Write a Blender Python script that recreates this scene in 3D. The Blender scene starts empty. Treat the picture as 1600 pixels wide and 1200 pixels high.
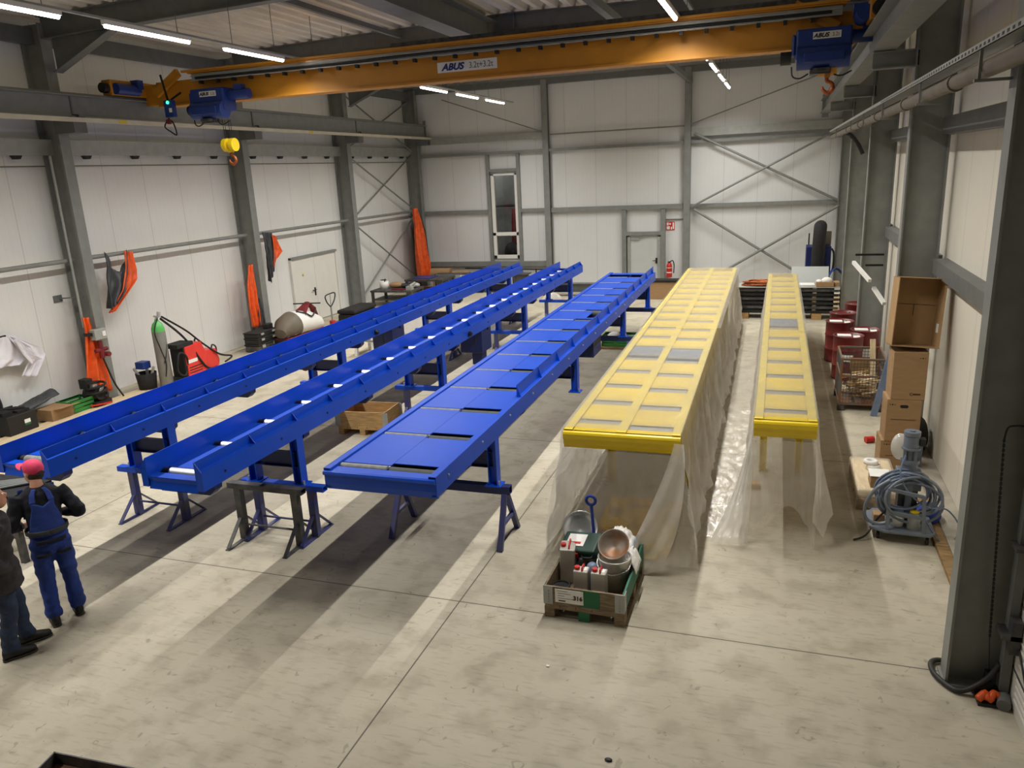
import bpy, math, random
from mathutils import Vector, Matrix, Euler, noise
random.seed(7)
S = bpy.context.scene
COL = S.collection
PI = math.pi
# ------------------------------------------------------------------ camera
cam_d = bpy.data.cameras.new('camera'); cam = bpy.data.objects.new('camera', cam_d); COL.objects.link(cam)
RX = Vector((0.94574, 0.32155, -0.04664)); DN = Vector((0.04349, -0.26755, -0.96256)); FW = Vector((-0.32199, 0.90831, -0.26702))
M3 = Matrix((RX, -DN, -FW)).transposed()
cam.matrix_world = Matrix.Translation((0, 0, 4.3)) @ M3.to_4x4()
cam_d.sensor_width = 36; cam_d.lens = 27.0; cam_d.clip_start = .05
S.camera = cam
# ------------------------------------------------------------------ world (night outside) and exposure
w = bpy.data.worlds.new('night'); S.world = w; w.use_nodes = True
w.node_tree.nodes['Background'].inputs[0].default_value = (.05, .06, .08, 1)
w.node_tree.nodes['Background'].inputs[1].default_value = .15
S.view_settings.view_transform = 'Standard'; S.view_settings.look = 'None'
S.view_settings.gamma = 1; S.view_settings.use_curve_mapping = False
S.view_settings.exposure = 0.88
LAMP_W = 60.0          # watts of each strip light
LAMP_Z = 6.5

# ------------------------------------------------------------------ materials
def lin(h):
    h = h.lstrip('#'); o = []
    for i in (0, 2, 4):
        c = int(h[i:i+2], 16) / 255
        o.append(c / 12.92 if c <= .04045 else ((c + .055) / 1.055) ** 2.4)
    return (*o, 1)
MATS = {}
def mat(name, col, rough=.5, metal=0., var=.08, vs=4., bump=0., bs=40., spec=.5, st=(1, 1, 1), col2=None, lo=.35, hi=.65, det=4.):
    m = bpy.data.materials.new(name); m.use_nodes = True; MATS[name] = m
    nt = m.node_tree; N = nt.nodes; L = nt.links; p = N['Principled BSDF']
    c = lin(col)
    p.inputs['Roughness'].default_value = rough; p.inputs['Metallic'].default_value = metal
    p.inputs['Specular IOR Level'].default_value = spec
    tc = N.new('ShaderNodeTexCoord'); mp = N.new('ShaderNodeMapping'); mp.inputs['Scale'].default_value = st
    L.new(tc.outputs['Object'], mp.inputs['Vector'])
    n = N.new('ShaderNodeTexNoise'); n.inputs['Scale'].default_value = vs; n.inputs['Detail'].default_value = det
    L.new(mp.outputs[0], n.inputs['Vector'])
    r = N.new('ShaderNodeValToRGB'); L.new(n.outputs['Fac'], r.inputs[0])
    r.color_ramp.elements[0].position = lo; r.color_ramp.elements[1].position = hi
    if col2: a, b = lin(col2), c
    else:
        a = tuple(max(0, x * (1 - var)) for x in c[:3]) + (1,); b = tuple(min(1, x * (1 + var)) for x in c[:3]) + (1,)
    r.color_ramp.elements[0].color = a; r.color_ramp.elements[1].color = b
    L.new(r.outputs[0], p.inputs['Base Color'])
    if bump:
        n2 = N.new('ShaderNodeTexNoise'); n2.inputs['Scale'].default_value = bs; n2.inputs['Detail'].default_value = 3
        L.new(mp.outputs[0], n2.inputs['Vector'])
        bp = N.new('ShaderNodeBump'); bp.inputs['Strength'].default_value = bump; bp.inputs['Distance'].default_value = .01
        L.new(n2.outputs['Fac'], bp.inputs['Height']); L.new(bp.outputs[0], p.inputs['Normal'])
    return m
mat('galv', '#858783', .5, .15, .07, 5, .03, 60, det=5)
mat('galv_dark', '#6a6c6a', .5, .15, .08, 5)
mat('galv_light', '#a2a49f', .45, .2, .07, 6)
mat('deck_metal', '#cfc9bb', .55, .0, .10, 2.2, st=(6, .5, 1), det=6)
mat('blue', '#0548bf', .36, 0, .05, 3, .02, 200, .4)
mat('blue_dark', '#0b1f58', .45, 0, .1, 4)
mat('blue_worn', '#3a3f86', .5, .1, .25, 6, col2='#4e4f62')
mat('steel_dark', '#3b3b40', .5, .3, .2, 8, .1, 60, col2='#5b5955')
mat('rubber', '#4f524f', .75, 0, .12, 12, .1, 80)
mat('roller_grey', '#8b8d8a', .6, .2, .15, 14)
mat('zinc', '#dcdcdc', .32, .75, .05, 14)
mat('chrome', '#c9c9c9', .28, .7, .03, 8)
mat('yellow', '#e4c41c', .4, 0, .04, 4)
mat('yellow_rail', '#dcc23c', .45, 0, .04, 4)
mat('roller_yellow', '#7d8086', .5, .3, .12, 14)
mat('crane_orange', '#bd7f14', .55, 0, .07, 3, .01, 100, .6)
mat('crane_blue', '#1a367c', .42, 0, .06, 4)
mat('black', '#161616', .55, 0, .2, 10)
mat('black_soft', '#1d1c1c', .85, 0, .25, 14, .2, 60)
mat('rubber_hose', '#2b2a29', .6, 0, .2, 10)
mat('white_plastic', '#e6e4de', .5, 0, .03, 4)
mat('white_paper', '#e8e6e0', .8, 0, .03, 6)
mat('red', '#c0281f', .4, 0, .08, 5)
mat('red_weld', '#d8322c', .38, 0, .05, 5)
mat('drum_red', '#651a1a', .42, .1, .15, 6)
mat('green_cap', '#58b45c', .4, 0, .05, 6)
mat('bottle_grey', '#82827e', .5, .1, .08, 5)
mat('green_crate', '#2f7d35', .5, 0, .12, 7)
mat('orange_cloth', '#e2591c', .45, 0, .18, 6, .3, 14)
mat('grey_cloth', '#3b3d40', .5, 0, .25, 6, .3, 14)
mat('white_cloth', '#e2dfe6', .85, 0, .04, 6, .3, 20)
mat('rag', '#e9e6e0', .9, 0, .06, 18, .6, 30)
mat('cardboard', '#9d7d58', .85, 0, .07, 5, .05, 60, st=(1, 1, 4))
mat('cardboard_in', '#a8875d', .85, 0, .06, 4)
mat('ink', '#3a281a', .8, 0, 0, 4)
mat('wood', '#b4905e', .75, 0, .22, 6, .2, 30, st=(1, 1, 8))
mat('wood_pale', '#d8c39c', .75, 0, .15, 4, .1, 30, st=(6, 1, 1))
mat('wood_brown', '#8d7048', .8, 0, .3, 5, .2, 30, st=(1, 6, 6))
mat('collar_wood', '#7f6d55', .8, 0, .3, 7, .2, 40, st=(1.5, 6, 9))
mat('collar_green', '#2c6b54', .6, 0, .2, 5)
mat('tin', '#bdb8ad', .4, .1, .06, 4)
mat('stainless', '#bdb9b0', .32, .5, .08, 5)
mat('rust_bowl', '#8d5a2c', .45, .3, .3, 7, col2='#8b8378')
mat('rust', '#8a5a36', .7, .3, .3, 5, .2, 30, col2='#6f675e')
mat('tool_green', '#1d3b30', .5, 0, .1, 6)
mat('hose_blue', '#6d7c96', .45, 0, .12, 6)
mat('pump_grey', '#6f7782', .45, .1, .1, 6)
mat('navy', '#12141f', .9, 0, .25, 16, .4, 40)
mat('overall_blue', '#223a86', .85, 0, .16, 9, .5, 26)
mat('belt_grey', '#35373a', .85, 0, .1, 20)
mat('jeans', '#26344d', .85, 0, .2, 14, .5, 30)
mat('jacket', '#2c2a2b', .8, 0, .35, 9, .5, 24)
mat('cap_pink', '#e8436b', .75, 0, .08, 14, .2, 50)
mat('skin', '#c98f74', .55, 0, .06, 12)
mat('hair', '#3a2a20', .8, 0, .2, 40)
mat('shoe', '#1f1d1b', .6, 0, .25, 20)
mat('sole', '#3a332b', .8, 0, .2, 20)
mat('concrete_kerb', '#a39c8d', .85, 0, .12, 5, .2, 40)
mat('door_grey', '#c3c7c4', .45, 0, .02, 3)
mat('door_white', '#dcdad2', .5, 0, .02, 3)
mat('gate_white', '#c9c4b8', .5, 0, .03, 3)
mat('copper', '#a0552b', .5, .5, .4, 16)
mat('cream_rail', '#cfc9b4', .5, 0, .06, 3)
mat('pipe_beige', '#6a6255', .6, 0, .12, 4)
mat('spray_yellow', '#e6bd1e', .8, 0, .3, 3.2, col2='#8a7448', lo=.38, hi=.5)
mat('red_dark', '#6f1c20', .8, 0, .2, 5)
mat('green_tape', '#17653f', .6, 0, .1, 8)
mat('sign_ink', '#1b2b6b', .5, 0, 0, 4)
mat('sign_grey', '#5b574e', .5, 0, 0, 4)

def emit(name, col, s):
    m = bpy.data.materials.new(name); m.use_nodes = True; MATS[name] = m
    p = m.node_tree.nodes['Principled BSDF']; p.inputs['Base Color'].default_value = lin(col)
    p.inputs['Emission Color'].default_value = lin(col); p.inputs['Emission Strength'].default_value = s
emit('lamp_glow', '#fff6ea', 9.0); emit('led_green', '#2cff8a', 3.0)

def panel_mat(name, axis, pitch, off, col):
    """insulated wall panels: vertical joints and faint ribs across `axis`"""
    m = mat(name, col, .5, 0, .025, .7)
    nt = m.node_tree; N = nt.nodes; L = nt.links; p = N['Principled BSDF']
    src = p.inputs['Base Color'].links[0].from_socket
    tc = N.new('ShaderNodeTexCoord'); sx = N.new('ShaderNodeSeparateXYZ'); L.new(tc.outputs['Object'], sx.inputs[0])
    def M(op, a, b=None):
        n = N.new('ShaderNodeMath'); n.operation = op
        for i, q in enumerate((a, b)):
            if q is None: continue
            if isinstance(q, (int, float)): n.inputs[i].default_value = q
            else: L.new(q, n.inputs[i])
        return n.outputs[0]
    u = M('ADD', sx.outputs[axis], 100 * pitch - off)
    f = M('ABSOLUTE', M('SUBTRACT', M('MODULO', u, pitch), pitch / 2))
    j = M('LESS_THAN', f, .011)
    g = M('ABSOLUTE', M('SUBTRACT', M('MODULO', u, pitch / 8), pitch / 16))
    rb = M('MULTIPLY', M('LESS_THAN', g, .006), .05)
    k = M('MAXIMUM', M('MULTIPLY', j, .24), rb)
    mx = N.new('ShaderNodeMix'); mx.data_type = 'RGBA'; L.new(k, mx.inputs[0]); L.new(src, mx.inputs[6]); mx.inputs[7].default_value = lin('#6a665e')
    L.new(mx.outputs[2], p.inputs['Base Color'])
    b = N.new('ShaderNodeBump'); b.inputs['Strength'].default_value = .4; b.inputs['Distance'].default_value = .01; b.invert = True
    L.new(k, b.inputs['Height']); L.new(b.outputs[0], p.inputs['Normal'])
panel_mat('panel_side', 1, 1.13, .45, '#dededb')
panel_mat('panel_right', 1, 1.13, .45, '#e0dacb')
panel_mat('panel_end', 0, 1.13, -.25, '#dadbda')

def floor_mat():
    m = bpy.data.materials.new('concrete_floor'); m.use_nodes = True; MATS['concrete_floor'] = m
    nt = m.node_tree; N = nt.nodes; L = nt.links; p = N['Principled BSDF']
    tc = N.new('ShaderNodeTexCoord'); O = tc.outputs['Object']
    def NZ(s, d=4, st=None, dist=0):
        n = N.new('ShaderNodeTexNoise'); n.inputs['Scale'].default_value = s; n.inputs['Detail'].default_value = d; n.inputs['Distortion'].default_value = dist
        if st:
            mp = N.new('ShaderNodeMapping'); mp.inputs['Scale'].default_value = st; mp.inputs['Rotation'].default_value = (0, 0, .3); L.new(O, mp.inputs[0]); L.new(mp.outputs[0], n.inputs[0])
        else: L.new(O, n.inputs[0])
        return n.outputs['Fac']
    def ramp(f, *el):
        r = N.new('ShaderNodeValToRGB'); L.new(f, r.inputs[0]); e = r.color_ramp.elements
        e[0].position, e[0].color = el[0][0], lin(el[0][1]); e[1].position, e[1].color = el[1][0], lin(el[1][1])
        for q in el[2:]:
            x = e.new(q[0]); x.color = lin(q[1])
        return r.outputs[0]
    def mix(t, a, b, f):
        x = N.new('ShaderNodeMix'); x.data_type = 'RGBA'; x.blend_type = t
        if isinstance(f, (int, float)): x.inputs[0].default_value = f
        else: L.new(f, x.inputs[0])
        L.new(a, x.inputs[6])
        if isinstance(b, str): x.inputs[7].default_value = lin(b)
        else: L.new(b, x.inputs[7])
        return x.outputs[2]
    c = ramp(NZ(.55, 5, dist=.6), (.3, '#aca38f'), (.7, '#beb6a3'))
    c = mix('MULTIPLY', c, ramp(NZ(3.2, 7), (.36, '#cfccc6'), (.52, '#ffffff')), .45)
    c = mix('MULTIPLY', c, ramp(NZ(5, 6, (1, 5, 1)), (.33, '#a8a39a'), (.46, '#ffffff')), .22)
    c = mix('MULTIPLY', c, ramp(NZ(9, 2, (1, 1, 1), 1.2), (.28, '#76716a'), (.32, '#ffffff')), .32)
    sx = N.new('ShaderNodeSeparateXYZ'); L.new(O, sx.inputs[0])
    def M(op, a, b=None):
        n = N.new('ShaderNodeMath'); n.operation = op
        for i, q in enumerate((a, b)):
            if q is None: continue
            if isinstance(q, (int, float)): n.inputs[i].default_value = q
            else: L.new(q, n.inputs[i])
        return n.outputs[0]
    j = None
    for ax, v in ((0, -3.0), (0, -8.9), (1, 6.5), (1, 11.4), (1, 16.6), (1, 21.8), (1, 1.4)):
        q = M('LESS_THAN', M('ABSOLUTE', M('SUBTRACT', sx.outputs[ax], v)), .007)
        j = q if j is None else M('MAXIMUM', j, q)
    c = mix('MIX', c, '#4a463f', M('MULTIPLY', j, .85))
    # reddish oil stain beside the third conveyor
    sp = N.new('ShaderNodeVectorMath'); sp.operation = 'DISTANCE'; L.new(O, sp.inputs[0]); sp.inputs[1].default_value = (-3.3, 12.2, 0)
    st = M('MULTIPLY', M('LESS_THAN', M('ADD', sp.outputs['Value'], M('MULTIPLY', NZ(2.5, 4), 2.2)), 1.9), .12)
    c = mix('MIX', c, '#6e4a42', st)
    L.new(c, p.inputs['Base Color'])
    L.new(ramp(NZ(1.3, 4), (.3, '#c4c4c4'), (.7, '#e4e4e4')), p.inputs['Roughness']); p.inputs['Specular IOR Level'].default_value = .3
    b = N.new('ShaderNodeBump'); b.inputs['Strength'].default_value = .08; b.inputs['Distance'].default_value = .01
    L.new(NZ(40, 4), b.inputs['Height']); L.new(b.outputs[0], p.inputs['Normal'])
floor_mat()

def film_mat(name, white, gloss, bs, fc='#f6f3ec'):
    m = bpy.data.materials.new(name); m.use_nodes = True; MATS[name] = m
    nt = m.node_tree; N = nt.nodes; L = nt.links
    for n in list(N): N.remove(n)
    out = N.new('ShaderNodeOutputMaterial')
    tr = N.new('ShaderNodeBsdfTransparent'); df = N.new('ShaderNodeBsdfDiffuse'); tl = N.new('ShaderNodeBsdfTranslucent'); gl = N.new('ShaderNodeBsdfGlossy')
    df.inputs[0].default_value = lin(fc); tl.inputs[0].default_value = lin(fc); gl.inputs['Roughness'].default_value = .16
    tc = N.new('ShaderNodeTexCoord'); n = N.new('ShaderNodeTexNoise'); n.inputs['Scale'].default_value = bs; n.inputs['Detail'].default_value = 5; n.inputs['Distortion'].default_value = .5
    mp = N.new('ShaderNodeMapping'); mp.inputs['Scale'].default_value = (1, .55, 1); L.new(tc.outputs['Object'], mp.inputs[0]); L.new(mp.outputs[0], n.inputs[0])
    b = N.new('ShaderNodeBump'); b.inputs['Strength'].default_value = .7; b.inputs['Distance'].default_value = .03; L.new(n.outputs[0], b.inputs['Height'])
    L.new(b.outputs[0], gl.inputs['Normal'])
    a = N.new('ShaderNodeMixShader'); a.inputs[0].default_value = .6; L.new(df.outputs[0], a.inputs[1]); L.new(tl.outputs[0], a.inputs[2])
    g = N.new('ShaderNodeMixShader'); g.inputs[0].default_value = gloss; L.new(a.outputs[0], g.inputs[1]); L.new(gl.outputs[0], g.inputs[2])
    r = N.new('ShaderNodeMapRange'); r.inputs[1].default_value = .3; r.inputs[2].default_value = .7; r.inputs[3].default_value = white * .85; r.inputs[4].default_value = white * 1.15
    L.new(n.outputs[0], r.inputs[0])
    t = N.new('ShaderNodeMixShader'); L.new(r.outputs[0], t.inputs[0]); L.new(tr.outputs[0], t.inputs[1]); L.new(g.outputs[0], t.inputs[2])
    L.new(t.outputs[0], out.inputs[0])
film_mat('film_top', .5, .05, 3, '#c6c5c2'); film_mat('film_side', .66, .15, 4); film_mat('film_floor', .34, .5, 9); film_mat('film_front', .32, .1, 3)

def glass_mat():
    m = bpy.data.materials.new('glass'); m.use_nodes = True; MATS['glass'] = m
    nt = m.node_tree; N = nt.nodes; L = nt.links; out = N['Material Output']; N.remove(N['Principled BSDF'])
    tr = N.new('ShaderNodeBsdfTransparent'); gl = N.new('ShaderNodeBsdfGlossy'); gl.inputs['Roughness'].default_value = .02
    f = N.new('ShaderNodeFresnel'); f.inputs[0].default_value = 1.5
    a = N.new('ShaderNodeMixShader'); L.new(f.outputs[0], a.inputs[0]); L.new(tr.outputs[0], a.inputs[1]); L.new(gl.outputs[0], a.inputs[2]); L.new(a.outputs[0], out.inputs[0])
glass_mat()

# ------------------------------------------------------------------ mesh helpers
WO = {}
class MB:
    def __init__(s): s.v = []; s.f = []; s.m = []; s.s = []
    def add(s, vs, fs, m=0, sm=False):
        o = len(s.v); s.v += [tuple(v) for v in vs]
        for f in fs: s.f.append([i + o for i in f]); s.m.append(m); s.s.append(sm)
        return s
    def box(s, x0, y0, z0, x1, y1, z1, m=0):
        x0, x1 = sorted((x0, x1)); y0, y1 = sorted((y0, y1)); z0, z1 = sorted((z0, z1))
        return s.add([(x0, y0, z0), (x1, y0, z0), (x1, y1, z0), (x0, y1, z0), (x0, y0, z1), (x1, y0, z1), (x1, y1, z1), (x0, y1, z1)],
                     [(0, 3, 2, 1), (4, 5, 6, 7), (0, 1, 5, 4), (1, 2, 6, 5), (2, 3, 7, 6), (3, 0, 4, 7)], m)
    def cbox(s, c, d, rot=None, m=0):
        q = MB().box(-d[0] / 2, -d[1] / 2, -d[2] / 2, d[0] / 2, d[1] / 2, d[2] / 2)
        R = Euler(rot).to_matrix() if rot else Matrix.Identity(3)
        return s.add([R @ Vector(v) + Vector(c) for v in q.v], q.f, m)
    def bar(s, p0, p1, w, h=None, m=0, up=(0, 0, 1)):
        """square bar from p0 to p1"""
        p0, p1 = Vector(p0), Vector(p1); h = h or w; d = (p1 - p0).normalized(); u = Vector(up)
        if abs(d.dot(u)) > .98: u = Vector((0, 1, 0))
        a = d.cross(u).normalized(); b = a.cross(d)
        vs = [p + a * (i * w / 2) + b * (j * h / 2) for p in (p0, p1) for i, j in ((-1, -1), (1, -1), (1, 1), (-1, 1))]
        return s.add(vs, [(0, 1, 2, 3), (7, 6, 5, 4), (0, 4, 5, 1), (1, 5, 6, 2), (2, 6, 7, 3), (3, 7, 4, 0)], m)
    def ibeam(s, p0, p1, h, b, tf=.016, tw=.012, up=(0, 0, 1), m=0):
        p0, p1 = Vector(p0), Vector(p1); d = (p1 - p0).normalized(); u = Vector(up); a = d.cross(u).normalized(); u = a.cross(d)
        s.bar(p0 + u * (h / 2 - tf / 2), p1 + u * (h / 2 - tf / 2), b, tf, m, u); s.bar(p0 - u * (h / 2 - tf / 2), p1 - u * (h / 2 - tf / 2), b, tf, m, u)
        return s.bar(p0, p1, tw, h - 2 * tf, m, u)
    def cyl(s, p0, p1, r, r1=None, n=14, m=0, cap=True, sm=True):
        p0, p1 = Vector(p0), Vector(p1); r1 = r if r1 is None else r1; d = (p1 - p0).normalized()
        u = Vector((0, 0, 1)) if abs(d.z) < .9 else Vector((1, 0, 0)); a = d.cross(u).normalized(); b = a.cross(d)
        vs = []
        for p, q in ((p0, r), (p1, r1)): vs += [p + (a * math.cos(2 * PI * i / n) + b * math.sin(2 * PI * i / n)) * q for i in range(n)]
        s.add(vs, [(i, n + i, n + (i + 1) % n, (i + 1) % n) for i in range(n)], m, sm)
        if cap: s.add(vs, [tuple(range(n)), tuple(range(2 * n - 1, n - 1, -1))], m)
        return s
    def tube(s, pts, r, n=8, m=0, close=False, sub=0, flat=1.):
        P = [Vector(p) for p in pts]
        if sub:
            Q = []; k = len(P); rng = range(k if close else k - 1)
            for i in rng:
                a = P[(i - 1) % k] if (close or i) else P[0]; b = P[i]; c = P[(i + 1) % k]; d = P[(i + 2) % k] if (close or i + 2 < k) else P[-1]
                for j in range(sub):
                    t = j / sub
                    Q.append(.5 * (2 * b + (c - a) * t + (2 * a - 5 * b + 4 * c - d) * t * t + (3 * b - a - 3 * c + d) * t ** 3))
            if not close: Q.append(P[-1])
            if isinstance(r, (list, tuple)):
                rr = []
                for i in rng:
                    for j in range(sub): rr.append(r[i] + (r[(i + 1) % k] - r[i]) * j / sub)
                if not close: rr.append(r[-1])
                r = rr
            P = Q
        k = len(P); vs = []; prev = None
        for i, p in enumerate(P):
            d = (P[(i + 1) % k] - P[i - 1]) if close else (P[min(i + 1, k - 1)] - P[max(i - 1, 0)])
            if d.length < 1e-9: d = Vector((0, 0, 1))
            d.normalize()
            if prev is None:
                u = Vector((0, 0, 1)) if abs(d.z) < .9 else Vector((1, 0, 0)); a = d.cross(u).normalized()
            else:
                a = (prev - d * prev.dot(d))
                a = a.normalized() if a.length > 1e-6 else prev
            prev = a; b = a.cross(d); q = r[i] if isinstance(r, (list, tuple)) else r
            vs += [p + a * (math.cos(2 * PI * j / n) * q) + b * (math.sin(2 * PI * j / n) * q * flat) for j in range(n)]
        fs = []
        for i in range(k if close else k - 1):
            A = i * n; B = ((i + 1) % k) * n
            fs += [(A + j, A + (j + 1) % n, B + (j + 1) % n, B + j) for j in range(n)]
        s.add(vs, fs, m, True)
        if not close: s.add(vs, [tuple(range(n - 1, -1, -1)), tuple(range((k - 1) * n, k * n))], m)
        return s
    def prism(s, poly, axis, a0, a1, m=0):
        n = len(poly)
        def P(u, v, a): return (a, u, v) if axis == 'x' else ((u, a, v) if axis == 'y' else (u, v, a))
        vs = [P(u, v, a0) for u, v in poly] + [P(u, v, a1) for u, v in poly]
        return s.add(vs, [tuple(range(n)), tuple(range(2 * n - 1, n - 1, -1))] + [(i, n + i, n + (i + 1) % n, (i + 1) % n) for i in range(n)], m)
    def lathe(s, prof, c=(0, 0, 0), n=24, m=0, R=None):
        c = Vector(c); vs = []
        for r, z in prof:
            for i in range(n):
                v = Vector((r * math.cos(2 * PI * i / n), r * math.sin(2 * PI * i / n), z))
                vs.append(c + (R @ v if R else v))
        fs = []
        for k in range(len(prof) - 1):
            fs += [(k * n + i, k * n + (i + 1) % n, (k + 1) * n + (i + 1) % n, (k + 1) * n + i) for i in range(n)]
        return s.add(vs, fs, m, True)
    def ell(s, c, r, m=0, nu=16, nv=10, R=None):
        vs = []; c = Vector(c)
        for j in range(nv + 1):
            t = PI * j / nv
            for i in range(nu):
                p = 2 * PI * i / nu; v = Vector((r[0] * math.sin(t) * math.cos(p), r[1] * math.sin(t) * math.sin(p), -r[2] * math.cos(t)))
                vs.append(c + (R @ v if R else v))
        return s.add(vs, [(j * nu + i, j * nu + (i + 1) % nu, (j + 1) * nu + (i + 1) % nu, (j + 1) * nu + i) for j in range(nv) for i in range(nu)], m, True)
    def grid(s, fn, nu, nv, m=0, sm=True):
        vs = [fn(i / nu, j / nv) for j in range(nv + 1) for i in range(nu + 1)]
        k = nu + 1
        return s.add(vs, [(j * k + i, j * k + i + 1, (j + 1) * k + i + 1, (j + 1) * k + i) for j in range(nv) for i in range(nu)], m, sm)
    def loft(s, rings, n=14, m=0, cap=True):
        """rings: (centre, a, b, axis_a, axis_b)"""
        vs = []
        for c, a, b, A, B in rings:
            c = Vector(c); A = Vector(A); B = Vector(B)
            vs += [c + A * (a * math.cos(2 * PI * i / n)) + B * (b * math.sin(2 * PI * i / n)) for i in range(n)]
        k = len(rings)
        s.add(vs, [(j * n + i, j * n + (i + 1) % n, (j + 1) * n + (i + 1) % n, (j + 1) * n + i) for j in range(k - 1) for i in range(n)], m, True)
        if cap: s.add(vs, [tuple(range(n - 1, -1, -1)), tuple(range((k - 1) * n, k * n))], m)
        return s

def link_mesh(name, me, mats, parent=None, loc=None):
    o = bpy.data.objects.new(name, me); COL.objects.link(o)
    for m in mats: me.materials.append(MATS[m])
    if parent is not None: o.parent = parent; WO[o] = WO[parent]
    else: WO[o] = Vector(loc or (0, 0, 0)); o.location = WO[o]
    return o
def part(name, mb, mats, parent=None, loc=None, bevel=0, solid=0, label=None):
    """links a builder as ONE mesh object"""
    if isinstance(mats, str): mats = [mats]
    off = WO[parent] if parent is not None else Vector(loc or (0, 0, 0))
    me = bpy.data.meshes.new(name)
    me.from_pydata([tuple(Vector(v) - off) for v in mb.v], [], mb.f)
    me.polygons.foreach_set('material_index', mb.m); me.polygons.foreach_set('use_smooth', mb.s); me.update()
    o = link_mesh(name, me, mats, parent, loc)
    if solid:
        q = o.modifiers.new('solid', 'SOLIDIFY'); q.thickness = solid; q.offset = 0
    if bevel:
        q = o.modifiers.new('bevel', 'BEVEL'); q.width = bevel; q.segments = 2; q.limit_method = 'ANGLE'
    if label: o['label'] = label
    return o
def tag(o, label, cat, group=None, kind=None):
    if label: o['label'] = label
    if cat: o['category'] = cat
    if group: o['group'] = group
    if kind: o['kind'] = kind
    return o
def thing(name, label, cat, loc=(0, 0, 0), rot=0, group=None, local=False):
    o = bpy.data.objects.new(name, None); COL.objects.link(o); o.location = loc; o.rotation_euler = (0, 0, rot); o.empty_display_size = .1
    WO[o] = Vector((0, 0, 0)) if local else Vector(loc)
    return tag(o, label, cat, group)
def struct(name, mb, mats, bevel=0):
    o = part(name, mb, mats, bevel=bevel); o['kind'] = 'structure'; return o
def dup(root, loc, rot=None, label=None, group=None):
    def rec(o, par):
        c = o.copy(); COL.objects.link(c); WO[c] = WO[o]
        if par is not None: c.parent = par
        for ch in list(o.children): rec(ch, c)
        return c
    r = rec(root, None); r.location = loc
    if rot is not None: r.rotation_euler = (0, 0, rot)
    if label: r['label'] = label
    if group: r['group'] = group
    return r
def text(s, size, mt, parent, loc, rot=(PI / 2, 0, 0), name='lettering', shear=0., off=0., align='CENTER', sx=1.):
    cu = bpy.data.curves.new(name, 'FONT'); cu.body = s; cu.size = size; cu.extrude = .0015; cu.shear = shear; cu.bevel_depth = off; cu.align_x = align; cu.align_y = 'CENTER'
    t = bpy.data.objects.new('tmp', cu); COL.objects.link(t)
    dg = bpy.context.evaluated_depsgraph_get(); me = bpy.data.meshes.new_from_object(t.evaluated_get(dg))
    bpy.data.objects.remove(t); bpy.data.curves.remove(cu)
    me.name = name; R = Matrix.Translation(Vector(loc) - WO[parent]) @ Euler(rot).to_matrix().to_4x4() @ Matrix.Diagonal((sx, 1, 1, 1))
    me.transform(R); me.materials.clear()
    return link_mesh(name, me, [mt], parent)
def fuse(name, mb, mats, parent, voxel=.016, it=6, rough=0.):
    """one continuous skin from overlapping lofts"""
    me = bpy.data.meshes.new('tmp'); me.from_pydata([tuple(v) for v in mb.v], [], mb.f); me.update()
    t = bpy.data.objects.new('tmp', me); COL.objects.link(t)
    q = t.modifiers.new('r', 'REMESH'); q.mode = 'VOXEL'; q.voxel_size = voxel; q.use_smooth_shade = True
    q = t.modifiers.new('s', 'SMOOTH'); q.iterations = it; q.factor = .5
    dg = bpy.context.evaluated_depsgraph_get(); m2 = bpy.data.meshes.new_from_object(t.evaluated_get(dg)); bpy.data.objects.remove(t)
    m2.materials.clear(); m2.name = name
    if rough:
        nr = [v.normal.copy() for v in m2.vertices]
        for v, nn in zip(m2.vertices, nr):
            v.co += nn * (noise.noise(Vector((v.co.x * 9, v.co.y * 9, v.co.z * 16))) * rough)
    for pl in m2.polygons: pl.use_smooth = True
    return link_mesh(name, m2, mats, parent)

# ------------------------------------------------------------------ strip lights (two rows of lit tubes)
def strip_light(x, y, label, group):
    t = thing('strip_light', label, 'ceiling light', (x, y, LAMP_Z), 0, group)
    part('housing', MB().box(x - .04, y - .85, LAMP_Z + .012, x + .04, y + .85, LAMP_Z + .075), 'white_plastic', t)
    part('diffuser', MB().cyl((x, y - .82, LAMP_Z), (x, y + .82, LAMP_Z), .034, n=12), 'lamp_glow', t)
    part('hanger', MB().cyl((x, y - .6, LAMP_Z + .07), (x, y - .6, 7.42), .006, n=6), 'galv_dark', t); part('hanger', MB().cyl((x, y + .6, LAMP_Z + .07), (x, y + .6, 7.42), .006, n=6), 'galv_dark', t)
    ld = bpy.data.lights.new('tube_light', 'AREA'); ld.shape = 'RECTANGLE'; ld.size = .07; ld.size_y = 1.62; ld.energy = LAMP_W; ld.color = (1, .98, .935); ld.spread = math.radians(145)
    lo = bpy.data.objects.new('tube_light', ld); COL.objects.link(lo); lo.parent = t; lo.location = (0, 0, -.045)
    return t
XL, XR = -8.97, -1.72
left_y = [1.9, 4.8, 7.6, 10.0, 12.5, 15.0, 17.6, 20.2, 22.6, 25.0]
ords = {7.6: 'lit strip light at the upper left corner, first of the left row', 10.0: 'lit strip light, second in the left row, above the left crane hoist side',
        12.5: 'lit strip light, last of the left row before the crane beam', 20.2: 'lit strip light of the left row, first one past the crane beam',
        22.6: 'lit strip light of the left row, middle of three past the crane', 25.0: 'lit strip light of the left row, nearest the end wall'}
for y in left_y:
    strip_light(XL, y, ords.get(y, 'strip light of the left row hidden above or behind the view'), 'left row of strip lights')
right_y = [7.2, 10.0, 12.6, 15.6, 18.1, 20.7, 23.3, 25.8]
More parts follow.
